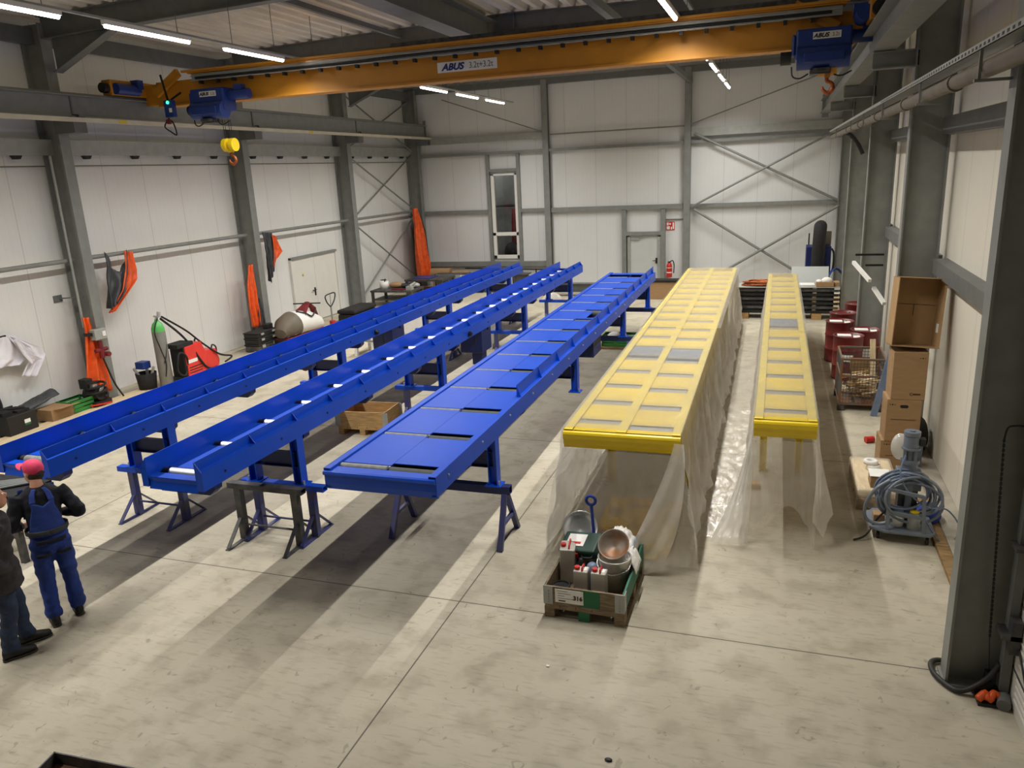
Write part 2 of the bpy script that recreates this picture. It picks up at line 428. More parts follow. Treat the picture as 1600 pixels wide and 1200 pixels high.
ords = {12.6: 'lit strip light of the right row in front of the crane beam', 20.7: 'lit strip light of the right row, first one past the crane beam',
        23.3: 'lit strip light of the right row, middle of three past the crane', 25.8: 'lit strip light of the right row, nearest the end wall'}
for y in right_y:
    strip_light(XR, y, ords.get(y, 'strip light of the right row hidden above or behind the view'), 'right row of strip lights')
for x, nm in ((XL, 'left'), (XR, 'right')):
    o = part('light_trunking', MB().box(x - .03, -5, LAMP_Z + .076, x + .03, 26.8, LAMP_Z + .105), 'galv_light', loc=(x, 10, LAMP_Z + .08))
    tag(o, 'thin metal trunking that carries the %s row of strip lights' % nm, 'light rail')

# ------------------------------------------------------------------ room shell
XW0, XW1, Y0, Y1 = -13.9, 2.2, -8.0, 28.5
struct('floor', MB().box(XW0 - .2, Y0 - .2, -.2, XW1 + .2, Y1 + .2, 0), 'concrete_floor')
struct('wall_left', MB().box(XW0 - .15, Y0, 0, XW0, Y1, 7.9), 'panel_side')
struct('wall_right', MB().box(XW1, 6.5, 0, XW1 + .15, Y1, 7.9).box(1.9, 6.38, 0, XW1, 6.5, 7.9), 'panel_right')
struct('wall_front', MB().box(XW0, Y0 - .15, 0, 2.4, Y0, 7.9), 'panel_end')
wx0, wx1, wz0, wz1 = -10.55, -9.5, 1.02, 4.22
struct('wall_back', MB().box(XW0, Y1, 0, wx0, Y1 + .15, 7.9).box(wx1, Y1, 0, XW1, Y1 + .15, 7.9).box(wx0, Y1, 0, wx1, Y1 + .15, wz0).box(wx0, Y1, wz1, wx1, Y1 + .15, 7.9), 'panel_end')
# sectional gate right beside the camera
g = MB().box(1.9, Y0, 0, 2.0, 6.36, 5.0).box(1.9, Y0, 5.0, 2.05, 6.36, 7.9)
for k in range(9):
    z = .32 + k * .55
    g.box(1.892, Y0, z, 1.9, 6.30, z + .012, 1)
for zz in (.1, .16, .22, .28, .42, .48, .54, .60): g.box(1.893, 5.2, zz, 1.9, 6.1, zz + .018, 2)
struct('door_2', g, ['gate_white', 'steel_dark', 'door_white'])
# corrugated roof deck, gentle ridge
def roof_z(x): return 7.68 - abs(x + 5.8) * .022
vs = []; xs = []
x = XW0 - .1
while x < XW1 + .3:
    for dx, dz in ((0, 0), (.12, 0), (.17, .13), (.3, .13)): xs.append((x + dx, roof_z(x + dx) + dz))
    x += .35
vs = [(a, Y0, b) for a, b in xs] + [(a, Y1 + .1, b) for a, b in xs]; n = len(xs)
struct('ceiling', MB().add(vs, [(i, i + 1, n + i + 1, n + i) for i in range(n - 1)]).add([(XW0 - .1, Y0, 7.95), (XW1 + .3, Y0, 7.95), (XW1 + .3, Y1 + .1, 7.95), (XW0 - .1, Y1 + .1, 7.95)], [(0, 1, 2, 3)]), 'deck_metal')
# steel frames: rafters with haunches, columns
k = 0
for y in (1.2, 6.6, 12.15, 17.7, 23.0):
    m = MB().ibeam((-13.4, y, roof_z(-13.4) - .2), (-5.8, y, roof_z(-5.8) - .2), .4, .2).ibeam((-5.8, y, roof_z(-5.8) - .2), (1.9, y, roof_z(1.9) - .2), .4, .2)
    for xa, xb, sg in ((-13.2, -11.6, 1), (1.5, .2, -1)):
        za = roof_z(xa) - .38; zb = roof_z(xb) - .38
        m.prism([(xa, za), (xb, zb), (xa, za - .62)], 'y', y - .008, y + .008)
        m.bar((xa, y, za - .62), (xb, y, zb - .01), .2, .018)
    m.box(-5.81, y - .1, 7.2, -5.79, y + .1, 7.66)
    k += 1; o = struct('trim_%d' % k, m, 'galv_dark'); o.name = 'rafter'
for y in (1.2, 6.6, 12.15, 17.7, 23.0, 28.25):
    m = MB().ibeam((-13.62, y, 0), (-13.62, y, 7.4), .5, .24, up=(1, 0, 0), tf=.02)
    m.box(-13.9, y - .2, 0, -13.34, y + .2, .02)
    struct('column', m, 'galv')
for y, xx in ((6.42, 1.46), (12.2, 1.6), (17.7, 1.62), (22.5, 1.62), (28.25, 1.75)):
    d = .42 if y < 8 else .5
    m = MB().ibeam((xx + d / 2, y, 0), (xx + d / 2, y, 7.4), d, .2, up=(1, 0, 0), tf=.02)
    m.box(xx - .02, y - .12, 0, xx + d, y + .12, .02)
    struct('column', m, 'galv')
for x in (-8.28, -3.17):
    struct('column', MB().ibeam((x, 28.36, 0), (x, 28.36, 7.4), .22, .22, up=(0, 1, 0)), 'galv')
# longitudinal members under the roof
struct('ridge_beam', MB().ibeam((-6.4, Y0, 7.28), (-6.4, 17.6, 7.28), .5, .45, m=0), 'galv_dark')
struct('purlin', MB().bar((-8.6, Y0, 7.45), (-8.6, 17.6, 7.45), .09, .1), 'galv_dark')
struct('purlin', MB().bar((-3.1, Y0, 6.95), (-3.1, 28.3, 6.95), .14, .14), 'galv_dark')
struct('purlin', MB().bar((-1.9, Y0, 7.3), (-1.9, 17.6, 7.3), .07, .07), 'galv')
struct('eaves_beam', MB().bar((-13.7, Y0, 7.2), (-13.7, Y1, 7.2), .12, .3), 'galv_dark')
struct('eaves_beam', MB().bar((-13.8, 28.38, 7.35), (2.1, 28.38, 7.35), .2, .2), 'galv_dark')
struct('eaves_beam', MB().bar((1.9, 6.5, 7.2), (1.9, Y1, 7.2), .12, .3), 'galv_dark')
# girts on the left wall: high beam, low pipe, shadowed slot
m = MB().box(-13.86, Y0, 5.12, -13.7, 28.4, 5.32).box(-13.74, Y0, 5.02, -13.7, 28.4, 5.12)
struct('girt', m, 'galv_light')
m = MB()
for a, b in ((6.7, 12.0), (12.3, 17.55), (17.85, 22.85), (23.15, 28.1)): m.cyl((-13.6, a, 2.97), (-13.6, b, 2.97), .045, n=12)
struct('girt', m, 'galv')
for a, b in ((6.7, 12.0), (12.3, 17.55), (17.85, 22.85), (23.15, 28.1)):
    c = thing('cable_conduit', 'thin conduit with black clips under the high beam, bay ending at y%d' % round(b), 'conduit', (-13.8, a, 4.8))
    part('pipe', MB().cyl((-13.84, a, 4.82), (-13.84, b, 4.82), .012, n=8), 'galv_dark', c)
    q = MB()
    for i in range(4):
        yy = a + (b - a) * (i + .5) / 4; q.prism([(yy - .1, 5.02), (yy + .1, 5.02), (yy + .05, 4.95), (yy - .05, 4.95)], 'x', -13.8, -13.7)
    part('clip', q, 'black', c)
labs = ['thin conduit with black clips high on the left wall, nearest bay at the frame edge', 'thin conduit with black clips high on the wall between the first and second left columns',
        'thin conduit with black clips high on the wall above the white double door', 'short thin conduit high on the left wall in the braced end bay']
for o, l in zip([o for o in COL.objects if o.name.startswith('cable_conduit')], labs): o['label'] = l
# girts and posts of the end wall
m = MB()
for a, b in ((-13.4, -8.4), (-8.17, -3.28), (-3.05, 1.75)):
    m.box(a, 28.3, 4.93, b, 28.5, 5.03)
struct('girt', m, 'galv')
struct('girt', MB().box(-13.4, 28.32, 5.4, -8.4, 28.5, 5.62).box(-3.05, 28.3, 5.15, 1.75, 28.5, 5.42), 'galv_light')
struct('girt', MB().cyl((-8.17, 28.35, 5.52), (-3.28, 28.35, 5.52), .025, n=8), 'galv')
struct('girt', MB().box(-13.4, 28.36, 2.78, -10.7, 28.5, 2.9).box(-9.35, 28.36, 2.78, -8.4, 28.5, 2.9).box(-8.17, 28.34, 2.74, -3.28, 28.5, 2.9).box(-3.05, 28.34, 2.76, 1.75, 28.5, 2.88), 'galv')
struct('girt', MB().box(-13.4, 28.32, .74, -8.4, 28.5, .92), 'galv')
for px in (-10.63, -9.42): struct('girt', MB().box(px - .06, 28.36, .9, px + .06, 28.5, 4.95), 'galv')
struct('girt', MB().box(-10.57, 28.36, 4.3, -9.48, 28.5, 4.4), 'galv')
for px in (-5.42, -4.0): struct('girt', MB().box(px - .08, 28.34, 0, px + .08, 28.5, 2.76), 'galv')
struct('girt', MB().box(-5.34, 28.34, 1.82, -4.08, 28.5, 1.95), 'galv')
# right wall girt (channel) between the near columns
struct('girt', MB().box(2.02, 6.6, 2.84, 2.2, 12.0, 2.86).box(2.02, 6.6, 2.66, 2.2, 12.0, 2.68).box(2.02, 6.6, 2.68, 2.03, 12.0, 2.84), 'galv_dark')
struct('girt', MB().box(2.02, 12.4, 2.66, 2.2, 17.5, 2.86).box(2.02, 17.9, 2.66, 2.2, 22.3, 2.86), 'galv_dark')
struct('girt', MB().box(1.98, 6.6, 4.5, 2.2, 12.0, 4.72).box(1.98, 12.4, 4.5, 2.2, 17.5, 4.72), 'galv_dark')
# wind braces
def brace(p0, p1, r=.028): struct('wind_brace', MB().cyl(p0, p1, r, n=8), 'galv')
brace((-2.95, 28.26, 5.25), (1.78, 28.26, 2.85), .04); brace((-2.95, 28.2, 2.82), (1.7, 28.2, 5.15), .035)
brace((-2.92, 28.26, 2.7), (1.2, 28.26, .1), .045); brace((-2.4, 28.2, .2), (1.8, 28.2, 2.7), .045)
brace((-12.3, 28.3, 7.0), (-8.3, 28.3, 5.6), .018); brace((1.5, 28.3, 7.0), (-3.1, 28.3, 5.55), .018)
for za, zb in ((7.0, 5.2), (5.05, 2.95), (2.85, .2)):
    brace((-13.6, 23.2, za), (-13.6, 28.1, zb)); brace((-13.66, 23.2, zb), (-13.66, 28.1, za))
# window in the end wall with the dim room seen through it
w1 = bpy.data.objects.new('window_1', None); COL.objects.link(w1); w1.location = (-10.02, 28.5, 1.0); w1['kind'] = 'structure'; WO[w1] = Vector(w1.location)
fr = MB(); a, b, c, d = wx0, wx1, wz0, wz1
for q in ((a, c, a + .13, d), (b - .1, c, b, d), (a, c, b, c + .14), (a, d - .07, b, d), (a, 1.9, b, 2.03)): fr.box(q[0], 28.42, q[1], q[2], 28.56, q[3])
part('window_frame', fr, 'white_plastic', w1, bevel=.01)
part('pane', MB().box(a + .1, 28.5, c + .1, b - .08, 28.506, d - .05), 'glass', w1)
struct('room_beyond', MB().box(-12.5, 30.6, 0, -8, 30.7, 5).box(-12.5, 28.66, -.1, -8, 30.7, 0).box(-12.6, 28.66, 0, -12.5, 30.7, 5).box(-8, 28.66, 0, -7.9, 30.7, 5).box(-12.5, 28.66, 5, -8, 30.7, 5.1), 'galv')
o = part('coat_rail', MB().cyl((-12.4, 30.3, 2.95), (-9.4, 30.3, 2.95), .05), 'black', loc=(-11, 30.3, 2.95)); tag(o, 'dark horizontal rail seen through the tall window', 'rail')
o = part('red_coat', MB().loft([((-10.05, 30.2, z), a_, .14, (1, 0, 0), (0, 1, 0)) for z, a_ in ((2.95, .1), (2.8, .3), (2.2, .34), (1.5, .36))]), 'red_dark', loc=(-10.05, 30.2, 1.5)); tag(o, 'dark red coat hanging behind the tall window glass', 'coat')
o = part('cable_reel', MB().lathe([(.05, -.12), (.36, -.12), (.36, -.06), (.2, -.05), (.2, .05), (.36, .06), (.36, .12), (.05, .12)], (-10.3, 30.0, 1.15), 24, R=Euler((PI / 2, 0, .3)).to_matrix()), 'black', loc=(-10.3, 30.0, .79)); tag(o, 'round black reel behind the lower window pane', 'reel')
o = part('reel_stand', MB().box(-10.7, 29.8, 0, -9.8, 30.2, .79), 'black', loc=(-10.3, 30, 0)); tag(o, 'dark low stand under the reel behind the window', 'stand')
bl = bpy.data.lights.new('room_fill', 'POINT'); bl.energy = 14; bl.shadow_soft_size = .15  # fill light added to brighten the room behind the window glass
bt = thing('fill_globe', 'added fill globe brightening the room behind the tall window', 'fill light', (-11.6, 29.2, 4.6))
part('globe', MB().ell((-11.6, 29.2, 4.78), (.1, .1, .1)), 'lamp_glow', bt); part('stem', MB().cyl((-11.6, 29.2, 4.87), (-11.6, 29.2, 5.0), .015), 'galv', bt)  # invented globe and stem, added as a fixture for the fill light
bo = bpy.data.objects.new('room_fill', bl); COL.objects.link(bo); bo.parent = bt
# doors
d1 = bpy.data.objects.new('door_1', None); COL.objects.link(d1); d1.location = (-4.72, 28.45, 0); d1['kind'] = 'structure'; WO[d1] = Vector(d1.location)
part('door_leaf', MB().box(-5.2, 28.42, .02, -4.2, 28.47, 1.77), 'door_grey', d1)
part('door_frame', MB().box(-5.3, 28.38, 0, -5.2, 28.5, 1.82).box(-4.2, 28.38, 0, -4.08, 28.5, 1.82).box(-5.3, 28.38, 1.77, -4.08, 28.5, 1.82), 'galv_light', d1)
part('door_closer', MB().box(-5.15, 28.36, 1.66, -4.85, 28.42, 1.73).bar((-4.9, 28.37, 1.72), (-4.6, 28.37, 1.79), .02), 'galv_light', d1)
part('door_handle', MB().box(-4.27, 28.38, .8, -4.21, 28.42, 1.0).cyl((-4.24, 28.36, .9), (-4.38, 28.36, .9), .012), 'black', d1)
d3 = bpy.data.objects.new('door_3', None); COL.objects.link(d3); d3.location = (-13.9, 21, 0); d3['kind'] = 'structure'; WO[d3] = Vector(d3.location)
part('door_frame', MB().box(-13.9, 19.72, 0, -13.82, 19.78, 2.08).box(-13.9, 22.22, 0, -13.82, 22.28, 2.08).box(-13.9, 19.72, 2.03, -13.8, 22.28, 2.1, 1), ['door_white', 'galv'], d3)
part('door_leaf', MB().box(-13.9, 19.79, .02, -13.85, 20.98, 2.03), 'door_white', d3)
part('door_leaf', MB().box(-13.9, 20.99, .02, -13.85, 22.21, 2.03), 'door_white', d3)
part('door_handle', MB().box(-13.85, 20.84, .8, -13.83, 20.9, 1.05).cyl((-13.8, 20.87, .98), (-13.8, 20.68, .98), .014).cyl((-13.85, 20.87, .98), (-13.8, 20.87, .98), .01), 'black', d3)
part('door_sign', MB().lathe([(0, 0), (.05, 0), (0, .09)], (-13.845, 20.3, 1.5), 3), 'yellow', d3)
# low kerb of boards along the right wall
struct('trim_1', MB().box(1.93, 6.7, 0, 2.2, 13.2, .06), 'concrete_kerb', .008)
o = part('floor_plank', MB().box(1.80, 6.9, 0, 1.925, 10.2, .05), 'wood_brown', loc=(1.85, 8, 0)); tag(o, 'dark edged plank on the floor along the right wall behind the column', 'plank')
# ------------------------------------------------------------------ crane runway and bridge crane
struct('crane_runway_beam', MB().ibeam((-13.05, Y0, 5.9), (-13.05, 28.2, 5.9), .4, .26).box(-13.075, Y0, 6.1, -13.025, 28.2, 6.15).box(-13.1, 28.2, 5.6, -13.0, 28.24, 6.3), 'galv')
struct('crane_runway_beam', MB().ibeam((1.2, Y0, 5.82), (1.2, 28.2, 5.82), .4, .3).box(1.175, Y0, 6.02, 1.225, 28.2, 6.07).box(1.1, 28.1, 5.5, 1.3, 28.2, 6.2), 'galv')
for y in (6.6, 12.15, 17.7, 23.0, 28.2):
    struct('crane_bracket', MB().box(-13.4, y - .15, 5.4, -12.9, y + .15, 5.7).box(-13.36, y - .02, 5.7, -13.02, y + .02, 6.1), 'galv_dark')
for y, xx in ((6.42, 1.46), (12.2, 1.6), (17.7, 1.62), (22.5, 1.62)):
    struct('crane_bracket', MB().ibeam((1.08, y, 5.5), (xx + .05, y, 5.5), .22, .18), 'galv')
t = thing('conductor_rail', 'long pale power rail under the left crane beam', 'power rail', (-12.9, 10, 5.68))
part('rail', MB().box(-12.92, Y0, 5.60, -12.87, 28.6, 5.68), 'cream_rail', t)
part('hanger', MB().box(-13.0, 12.1, 5.66, -12.9, 12.16, 5.74).box(-13.0, 17.7, 5.66, -12.9, 17.76, 5.74).box(-13.0, 23, 5.66, -12.9, 23.06, 5.74), 'black', t)
part('yellow_marker', MB().box(-12.868, 13.1, 5.61, -12.864, 13.3, 5.67).box(-12.868, 20.0, 5.61, -12.864, 20.2, 5.67).box(-12.93, 28.5, 5.59, -12.86, 28.62, 5.69), 'yellow', t)
GY = 14.0
cr = thing('overhead_crane', 'long orange bridge crane beam spanning the hall under the roof', 'crane', (-5.9, GY + .15, 5.93))
part('girder', MB().box(-12.6, GY, 5.98, .95, GY + .3, 6.44).box(-12.6, GY - .03, 5.95, .95, GY + .33, 5.985), 'crane_orange', cr)
part('top_rail', MB().box(-11.7, GY - .26, 6.54, .85, GY - .2, 6.58).box(-11.6, GY - .2, 6.52, .8, GY + .1, 6.54), 'crane_orange', cr)
part('cable_track', MB().box(-11.5, GY - .2, 6.36, .75, GY - .17, 6.5).box(-11.5, GY - .24, 6.36, .75, GY - .17, 6.375).box(-11.5, GY - .24, 6.45, .75, GY - .17, 6.465), 'galv_light', cr)
q = MB()
for i in range(30): part('track_clip', MB().box(-11.3 + i * .4, GY - .25, 6.3, -11.24 + i * .4, GY - .16, 6.36), 'black', cr)
part('cable_bundle', MB().tube([(-11.4, GY - .21, 6.42), (-8, GY - .22, 6.41), (-6, GY - .23, 6.43), (-2, GY - .22, 6.42), (.6, GY - .21, 6.42)], .022, sub=4), 'black', cr)
part('dark_cable_duct', MB().box(-7.0, GY - .1, 6.6, .4, GY + .1, 6.68), 'steel_dark', cr)
pl = part('nameplate', MB().box(-6.12, GY - .006, 6.1, -4.95, GY, 6.28), 'white_plastic', cr)
text('ABUS', .16, 'sign_ink', pl, (-5.82, GY - .008, 6.185), shear=.3, sx=1.1, off=.006)
text('3.2t+3.2t', .15, 'sign_grey', pl, (-5.26, GY - .008, 6.185), sx=.85)
for x, nm in ((-13.05, 'left'), (1.2, 'right')):
    ec = part('end_carriage', MB().box(x - .12, GY - .9, 6.16, x + .12, GY + 1.3, 6.46), 'crane_orange', cr, bevel=.02)
    s_ = -1 if x > 0 else 1
    part('buffer', MB().cyl((x, GY - 1.02, 6.3), (x, GY - .9, 6.3), .1), 'black', ec)
    part('travel_motor', MB().cyl((x + s_ * .18, GY - .85, 6.28), (x + s_ * .18, GY - .25, 6.28), .11).box(x + s_ * .1, GY - .35, 6.3, x + s_ * .3, GY - .2, 6.48), 'crane_blue', ec)
    part('girder_bracket', MB().prism([(x + s_ * .1, 6.0), (x + s_ * 1.1, 5.98), (x + s_ * 1.1, 6.44), (x + s_ * .1, 6.4)], 'y', GY + .02, GY + .28).bar((x + s_ * .5, GY - .1, 6.2), (x + s_ * 1.15, GY - .1, 6.58), .08, .16), 'crane_orange', ec)
def hoist(x, label, z_hook, rope=True, hx=0.):
    """trolley hoist on the front of the girder, x = its middle"""
    t = thing('electric_hoist', label, 'hoist', (x, GY - .25, 6.02), local=True)
    b = MB().box(-.40, -.2, -.28, .40, .2, .16).box(-.46, -.17, -.2, -.40, .17, .1)
    part('gear_housing', b, 'crane_blue', t, bevel=.05)
    part('drum_cover', MB().cyl((-.38, -.16, -.26), (.38, -.16, -.26), .17, n=20).box(-.28, -.36, -.34, .3, -.18, -.2), 'crane_blue', t, bevel=.01)
    part('motor', MB().cyl((.40, .02, .02), (.86, .02, .02), .1, n=16).box(.55, -.05, .1, .75, .08, .2), 'crane_blue', t)
    part('motor_fan_cover', MB().cyl((-.62, 0, -.22), (-.46, 0, -.22), .1, n=16), 'black', t)
    p = part('nameplate', MB().box(-.16, -.209, .0, .24, -.2, .1), 'white_plastic', t)
    text('ABUS', .085, 'black', p, (-.045, -.211, .047), shear=.3, sx=1.05, off=.003)
    text('3.2t', .08, 'sign_grey', p, (.165, -.211, .047), sx=.85)
    part('warning_strip', MB().box(-.26, -.206, -.115, .26, -.2, -.1), 'crane_orange', t)
    part('rope_carrier', MB().box(-.18, -.22, -.5, .12, .06, -.43).box(-.14, -.3, -.47, .1, -.22, -.42), 'steel_dark', t)
    q = MB()
    for a in (-.1, .04): q.cyl((a, -.1, -.45), (a, -.1, z_hook + .26), .006, n=6).cyl((a, -.04, -.45), (a, -.04, z_hook + .26), .006, n=6)
    part('rope', q, 'black', t)
    part('hook_block', MB().cyl((-.15, -.07, z_hook + .2), (-.06, -.07, z_hook + .2), .13, n=20).cyl((.02, -.07, z_hook + .2), (.11, -.07, z_hook + .2), .13, n=20).box(-.06, -.12, z_hook + .05, .02, -.02, z_hook + .26), 'yellow' if not rope else 'crane_orange', t)
    part('hook', MB().tube([(-.02, -.07, z_hook + .08), (-.02, -.07, z_hook), (.05, -.07, z_hook - .04), (.07, -.07, z_hook - .12), (.0, -.07, z_hook - .18), (-.07, -.07, z_hook - .13), (-.08, -.07, z_hook - .08)], [.03, .03, .03, .032, .032, .024, .012], sub=4), 'copper', t)
    q = MB()
    for a, bb in ((-.45, -.2), (.14, .42)): part('cable', MB().tube([(a, -.1, -.36), (a + .02, -.12, -.5), ((a + bb) / 2, -.13, -.54), (bb, -.12, -.48)], .012, sub=5), 'black', t)
    for o in list(t.children):
        if o.name.split('.')[0] in ('rope', 'hook_block', 'hook'): o.location.x = hx
    return t
hoist(.5, 'blue hoist at the right end of the orange crane beam, hook pulled up short', -.6, hx=.1)
hl = hoist(-11.0, 'blue hoist at the left end of the orange crane beam with yellow pulley hook lowered', -1.14, False, .33)
t = thing('control_pendant', 'small blue control box with green light hanging left of the left hoist', 'control pendant', (-11.95, 13.6, 5.85))
part('hanging_bar', MB().bar((-12.0, 13.6, 6.0), (-12.1, 13.6, 6.52), .03).bar((-12.0, 13.6, 6.0), (-12.0, 14.0, 6.2), .03), 'black', t)
part('control_box', MB().box(-12.05, 13.5, 5.68, -11.83, 13.62, 6.02), 'crane_blue', t, bevel=.02)
part('status_light', MB().cyl((-11.93, 13.5, 5.97), (-11.93, 13.485, 5.97), .03), 'led_green', t)
part('sticker', MB().box(-11.92, 13.494, 5.78, -11.85, 13.5, 5.86), 'white_paper', t)
part('lanyard', MB().tube([(-12.0, 13.56, 5.68), (-12.15, 13.56, 5.52), (-12.0, 13.56, 5.4), (-11.88, 13.56, 5.34), (-11.9, 13.56, 5.52), (-11.95, 13.56, 5.62)], .014, sub=5), 'black', t)
part('emergency_stop', MB().cyl((-11.96, 13.52, 5.6), (-11.96, 13.45, 5.6), .05), 'red_dark', t)
# pipe and cable tray along the right columns
t = thing('air_pipe', 'thick beige pipe running along the right columns below the cable tray', 'pipe', (1.3, 12, 4.83))
part('pipe', MB().cyl((1.32, -3, 4.84), (1.32, 25.5, 4.82), .06), 'pipe_beige', t)
q = MB()
for y in (4.5, 7.6, 10.4, 13.3, 16.2, 19.1): q.cyl((1.32, y, 4.83), (1.32, y + .12, 4.83), .072)
part('sleeve', q, 'pipe_beige', t)
part('drop_hose', MB().tube([(1.32, 20.3, 4.8), (1.45, 20.4, 4.74), (1.62, 20.5, 4.55), (1.75, 20.5, 4.3)], .05, sub=5), 'black', t)
t = thing('cable_tray', 'perforated metal cable tray running above the beige pipe on the right', 'cable tray', (1.3, 12, 4.97))
q = MB().box(1.24, -3, 4.95, 1.4, 25.6, 4.955).box(1.24, -3, 4.95, 1.245, 25.6, 5.0).box(1.395, -3, 4.95, 1.4, 25.6, 5.0)
part('tray', q, 'galv_light', t)
q = MB()
for i in range(70): part('perforation', MB().box(1.238, 4 + i * .12, 4.965, 1.242, 4.05 + i * .12, 4.985), 'black', t)
q = MB()
for y in (6.42, 9, 12.2, 15, 17.7, 22.5): part('support_arm', MB().box(1.22, y - .02, 4.74, 1.45, y + .02, 4.76).bar((1.25, y, 4.76), (1.25, y, 4.95), .02), 'galv', t)
part('cable', MB().tube([(1.36, -3, 4.975), (1.35, 8, 4.975), (1.36, 16, 4.975), (1.35, 25, 4.975)], .016), 'black', t)

# ------------------------------------------------------------------ conveyors: trough type
def leg_pair(t, y, xs, ztop, mats, zb=.7):
    for s in (-1, 1):
        lg = part('leg', MB().ibeam((s * xs, y, zb + .012), (s * xs, y, ztop), .11, .13, up=(1, 0, 0), tf=.01, tw=.008), mats, t)
        part('foot_plate', MB().box(s * xs - .1, y - .09, zb, s * xs + .1, y + .09, zb + .014), mats, lg)
        part('bolt', MB().cyl((s * (xs + .075), y - .05, zb), (s * (xs + .075), y - .05, zb + .07), .013, n=8), 'chrome', lg)
    part('cross_channel', MB().box(-xs + .01, y - .004, .93, xs - .01, y + .004, 1.13).box(-xs + .01, y - .05, .93, xs - .01, y, .938).box(-xs + .01, y - .05, 1.122, xs - .01, y, 1.13), 'blue_dark', t)
def trough(loc, yaw, label, rm, ytr, gus0):
    t = thing('trough_conveyor', label, 'conveyor', loc, yaw, 'blue conveyors', local=True)
    L = 16.5
    for s in (-1, 1):
        m = MB().box(s * .305, 0, 1.335, s * .312, L, 1.635).box(s * .378, 0, 1.32, s * .385, L, 1.525).box(s * .312, 0, 1.518, s * .378, L, 1.525).box(s * .312, 0, 1.32, s * .378, L, 1.327)
        P_ = [(s * .312, 1.63), (s * .384, 1.527), (s * .384, 1.322), (s * .312, 1.322)]
        m.prism(P_, 'y', 0, .008)
        sw = part('side_wall', m, 'blue', t)
        y = gus0
        while y < L:
            part('gusset', MB().prism([(s * .312, 1.622), (s * .38, 1.527), (s * .312, 1.527)], 'y', y, y + .008), 'blue', sw); y += .82
        if s > 0:
            q = MB()
            y = .35
            while y < L: q.cyl((.385, y, 1.42), (.394, y, 1.42), .014, n=8); y += 1.0
            part('bolt_head', q, 'blue_dark', sw)
    y = .22; k = 0
    rl = bd = None
    while y < L - .1:
        if rl is None:
            rl = part('roller', MB().cyl((-.2, 0, 1.405), (.3, 0, 1.405), .052, n=18).cyl((-.29, 0, 1.405), (-.2, 0, 1.405), .045, n=18, m=1), [rm, 'black'], t); rl.location.y = y
            bd = part('bed_plate', MB().box(-.304, .08, 1.424, .304, .74, 1.432), 'blue', t); bd.location.y = y
        else:
            for o in (rl, bd):
                c = o.copy(); COL.objects.link(c); c.parent = t; c.location.y = y; WO[c] = WO[t]
            if y + .74 > L:
                bpy.data.objects.remove(c)
        y += .82
    for nm, ya, yb, sg in (('front', 0, .13, 1), ('rear', L, L - .08, -1)):
        part('end_plate', MB().box(-.304, ya, 1.425, .304, yb, 1.433).prism([(ya, 1.433), (ya + .008 * sg, 1.433), (ya + .03 * sg, 1.38), (ya + .008 * sg, 1.3), (ya, 1.3), (ya + .02 * sg, 1.38)], 'x', -.304, .304), 'blue', t)
    y = .16
    while y < L:
        part('return_bracket', MB().prism([(-.38, 1.32), (.38, 1.32), (.375, 1.27), (.31, 1.21), (-.31, 1.21), (-.375, 1.27)], 'y', y, y + .12), 'blue_dark', t); y += 1.64
    for y in ytr: leg_pair(t, y, .325, 1.322, 'blue')
    part('drive_housing', MB().box(-.1, 8.0, .86, .36, 8.55, 1.32).box(.1, 8.1, .6, .3, 8.4, .86), 'blue_dark', t, bevel=.01)
    part('drive_shaft', MB().cyl((.38, 7.3, 1.40), (.43, 7.3, 1.40), .05, m=0).cyl((.43, 7.3, 1.4), (.45, 7.3, 1.4), .03), 'black', t)
    part('hanging_lever', MB().bar((.41, 7.55, 1.32), (.41, 7.55, 1.08), .015), 'black', t)
    return t
C1 = trough((-7.77, 5.70, 0), -.002, 'blue trough conveyor with grey rollers, nearest the left wall', 'roller_grey', (1.8, 6.1, 11.0, 15.4), .94)
C2 = trough((-5.775, 5.75, 0), .006, 'blue trough conveyor with bright metal rollers, between the other two blue conveyors', 'zinc', (1.7, 6.1, 10.9, 15.2), .88)
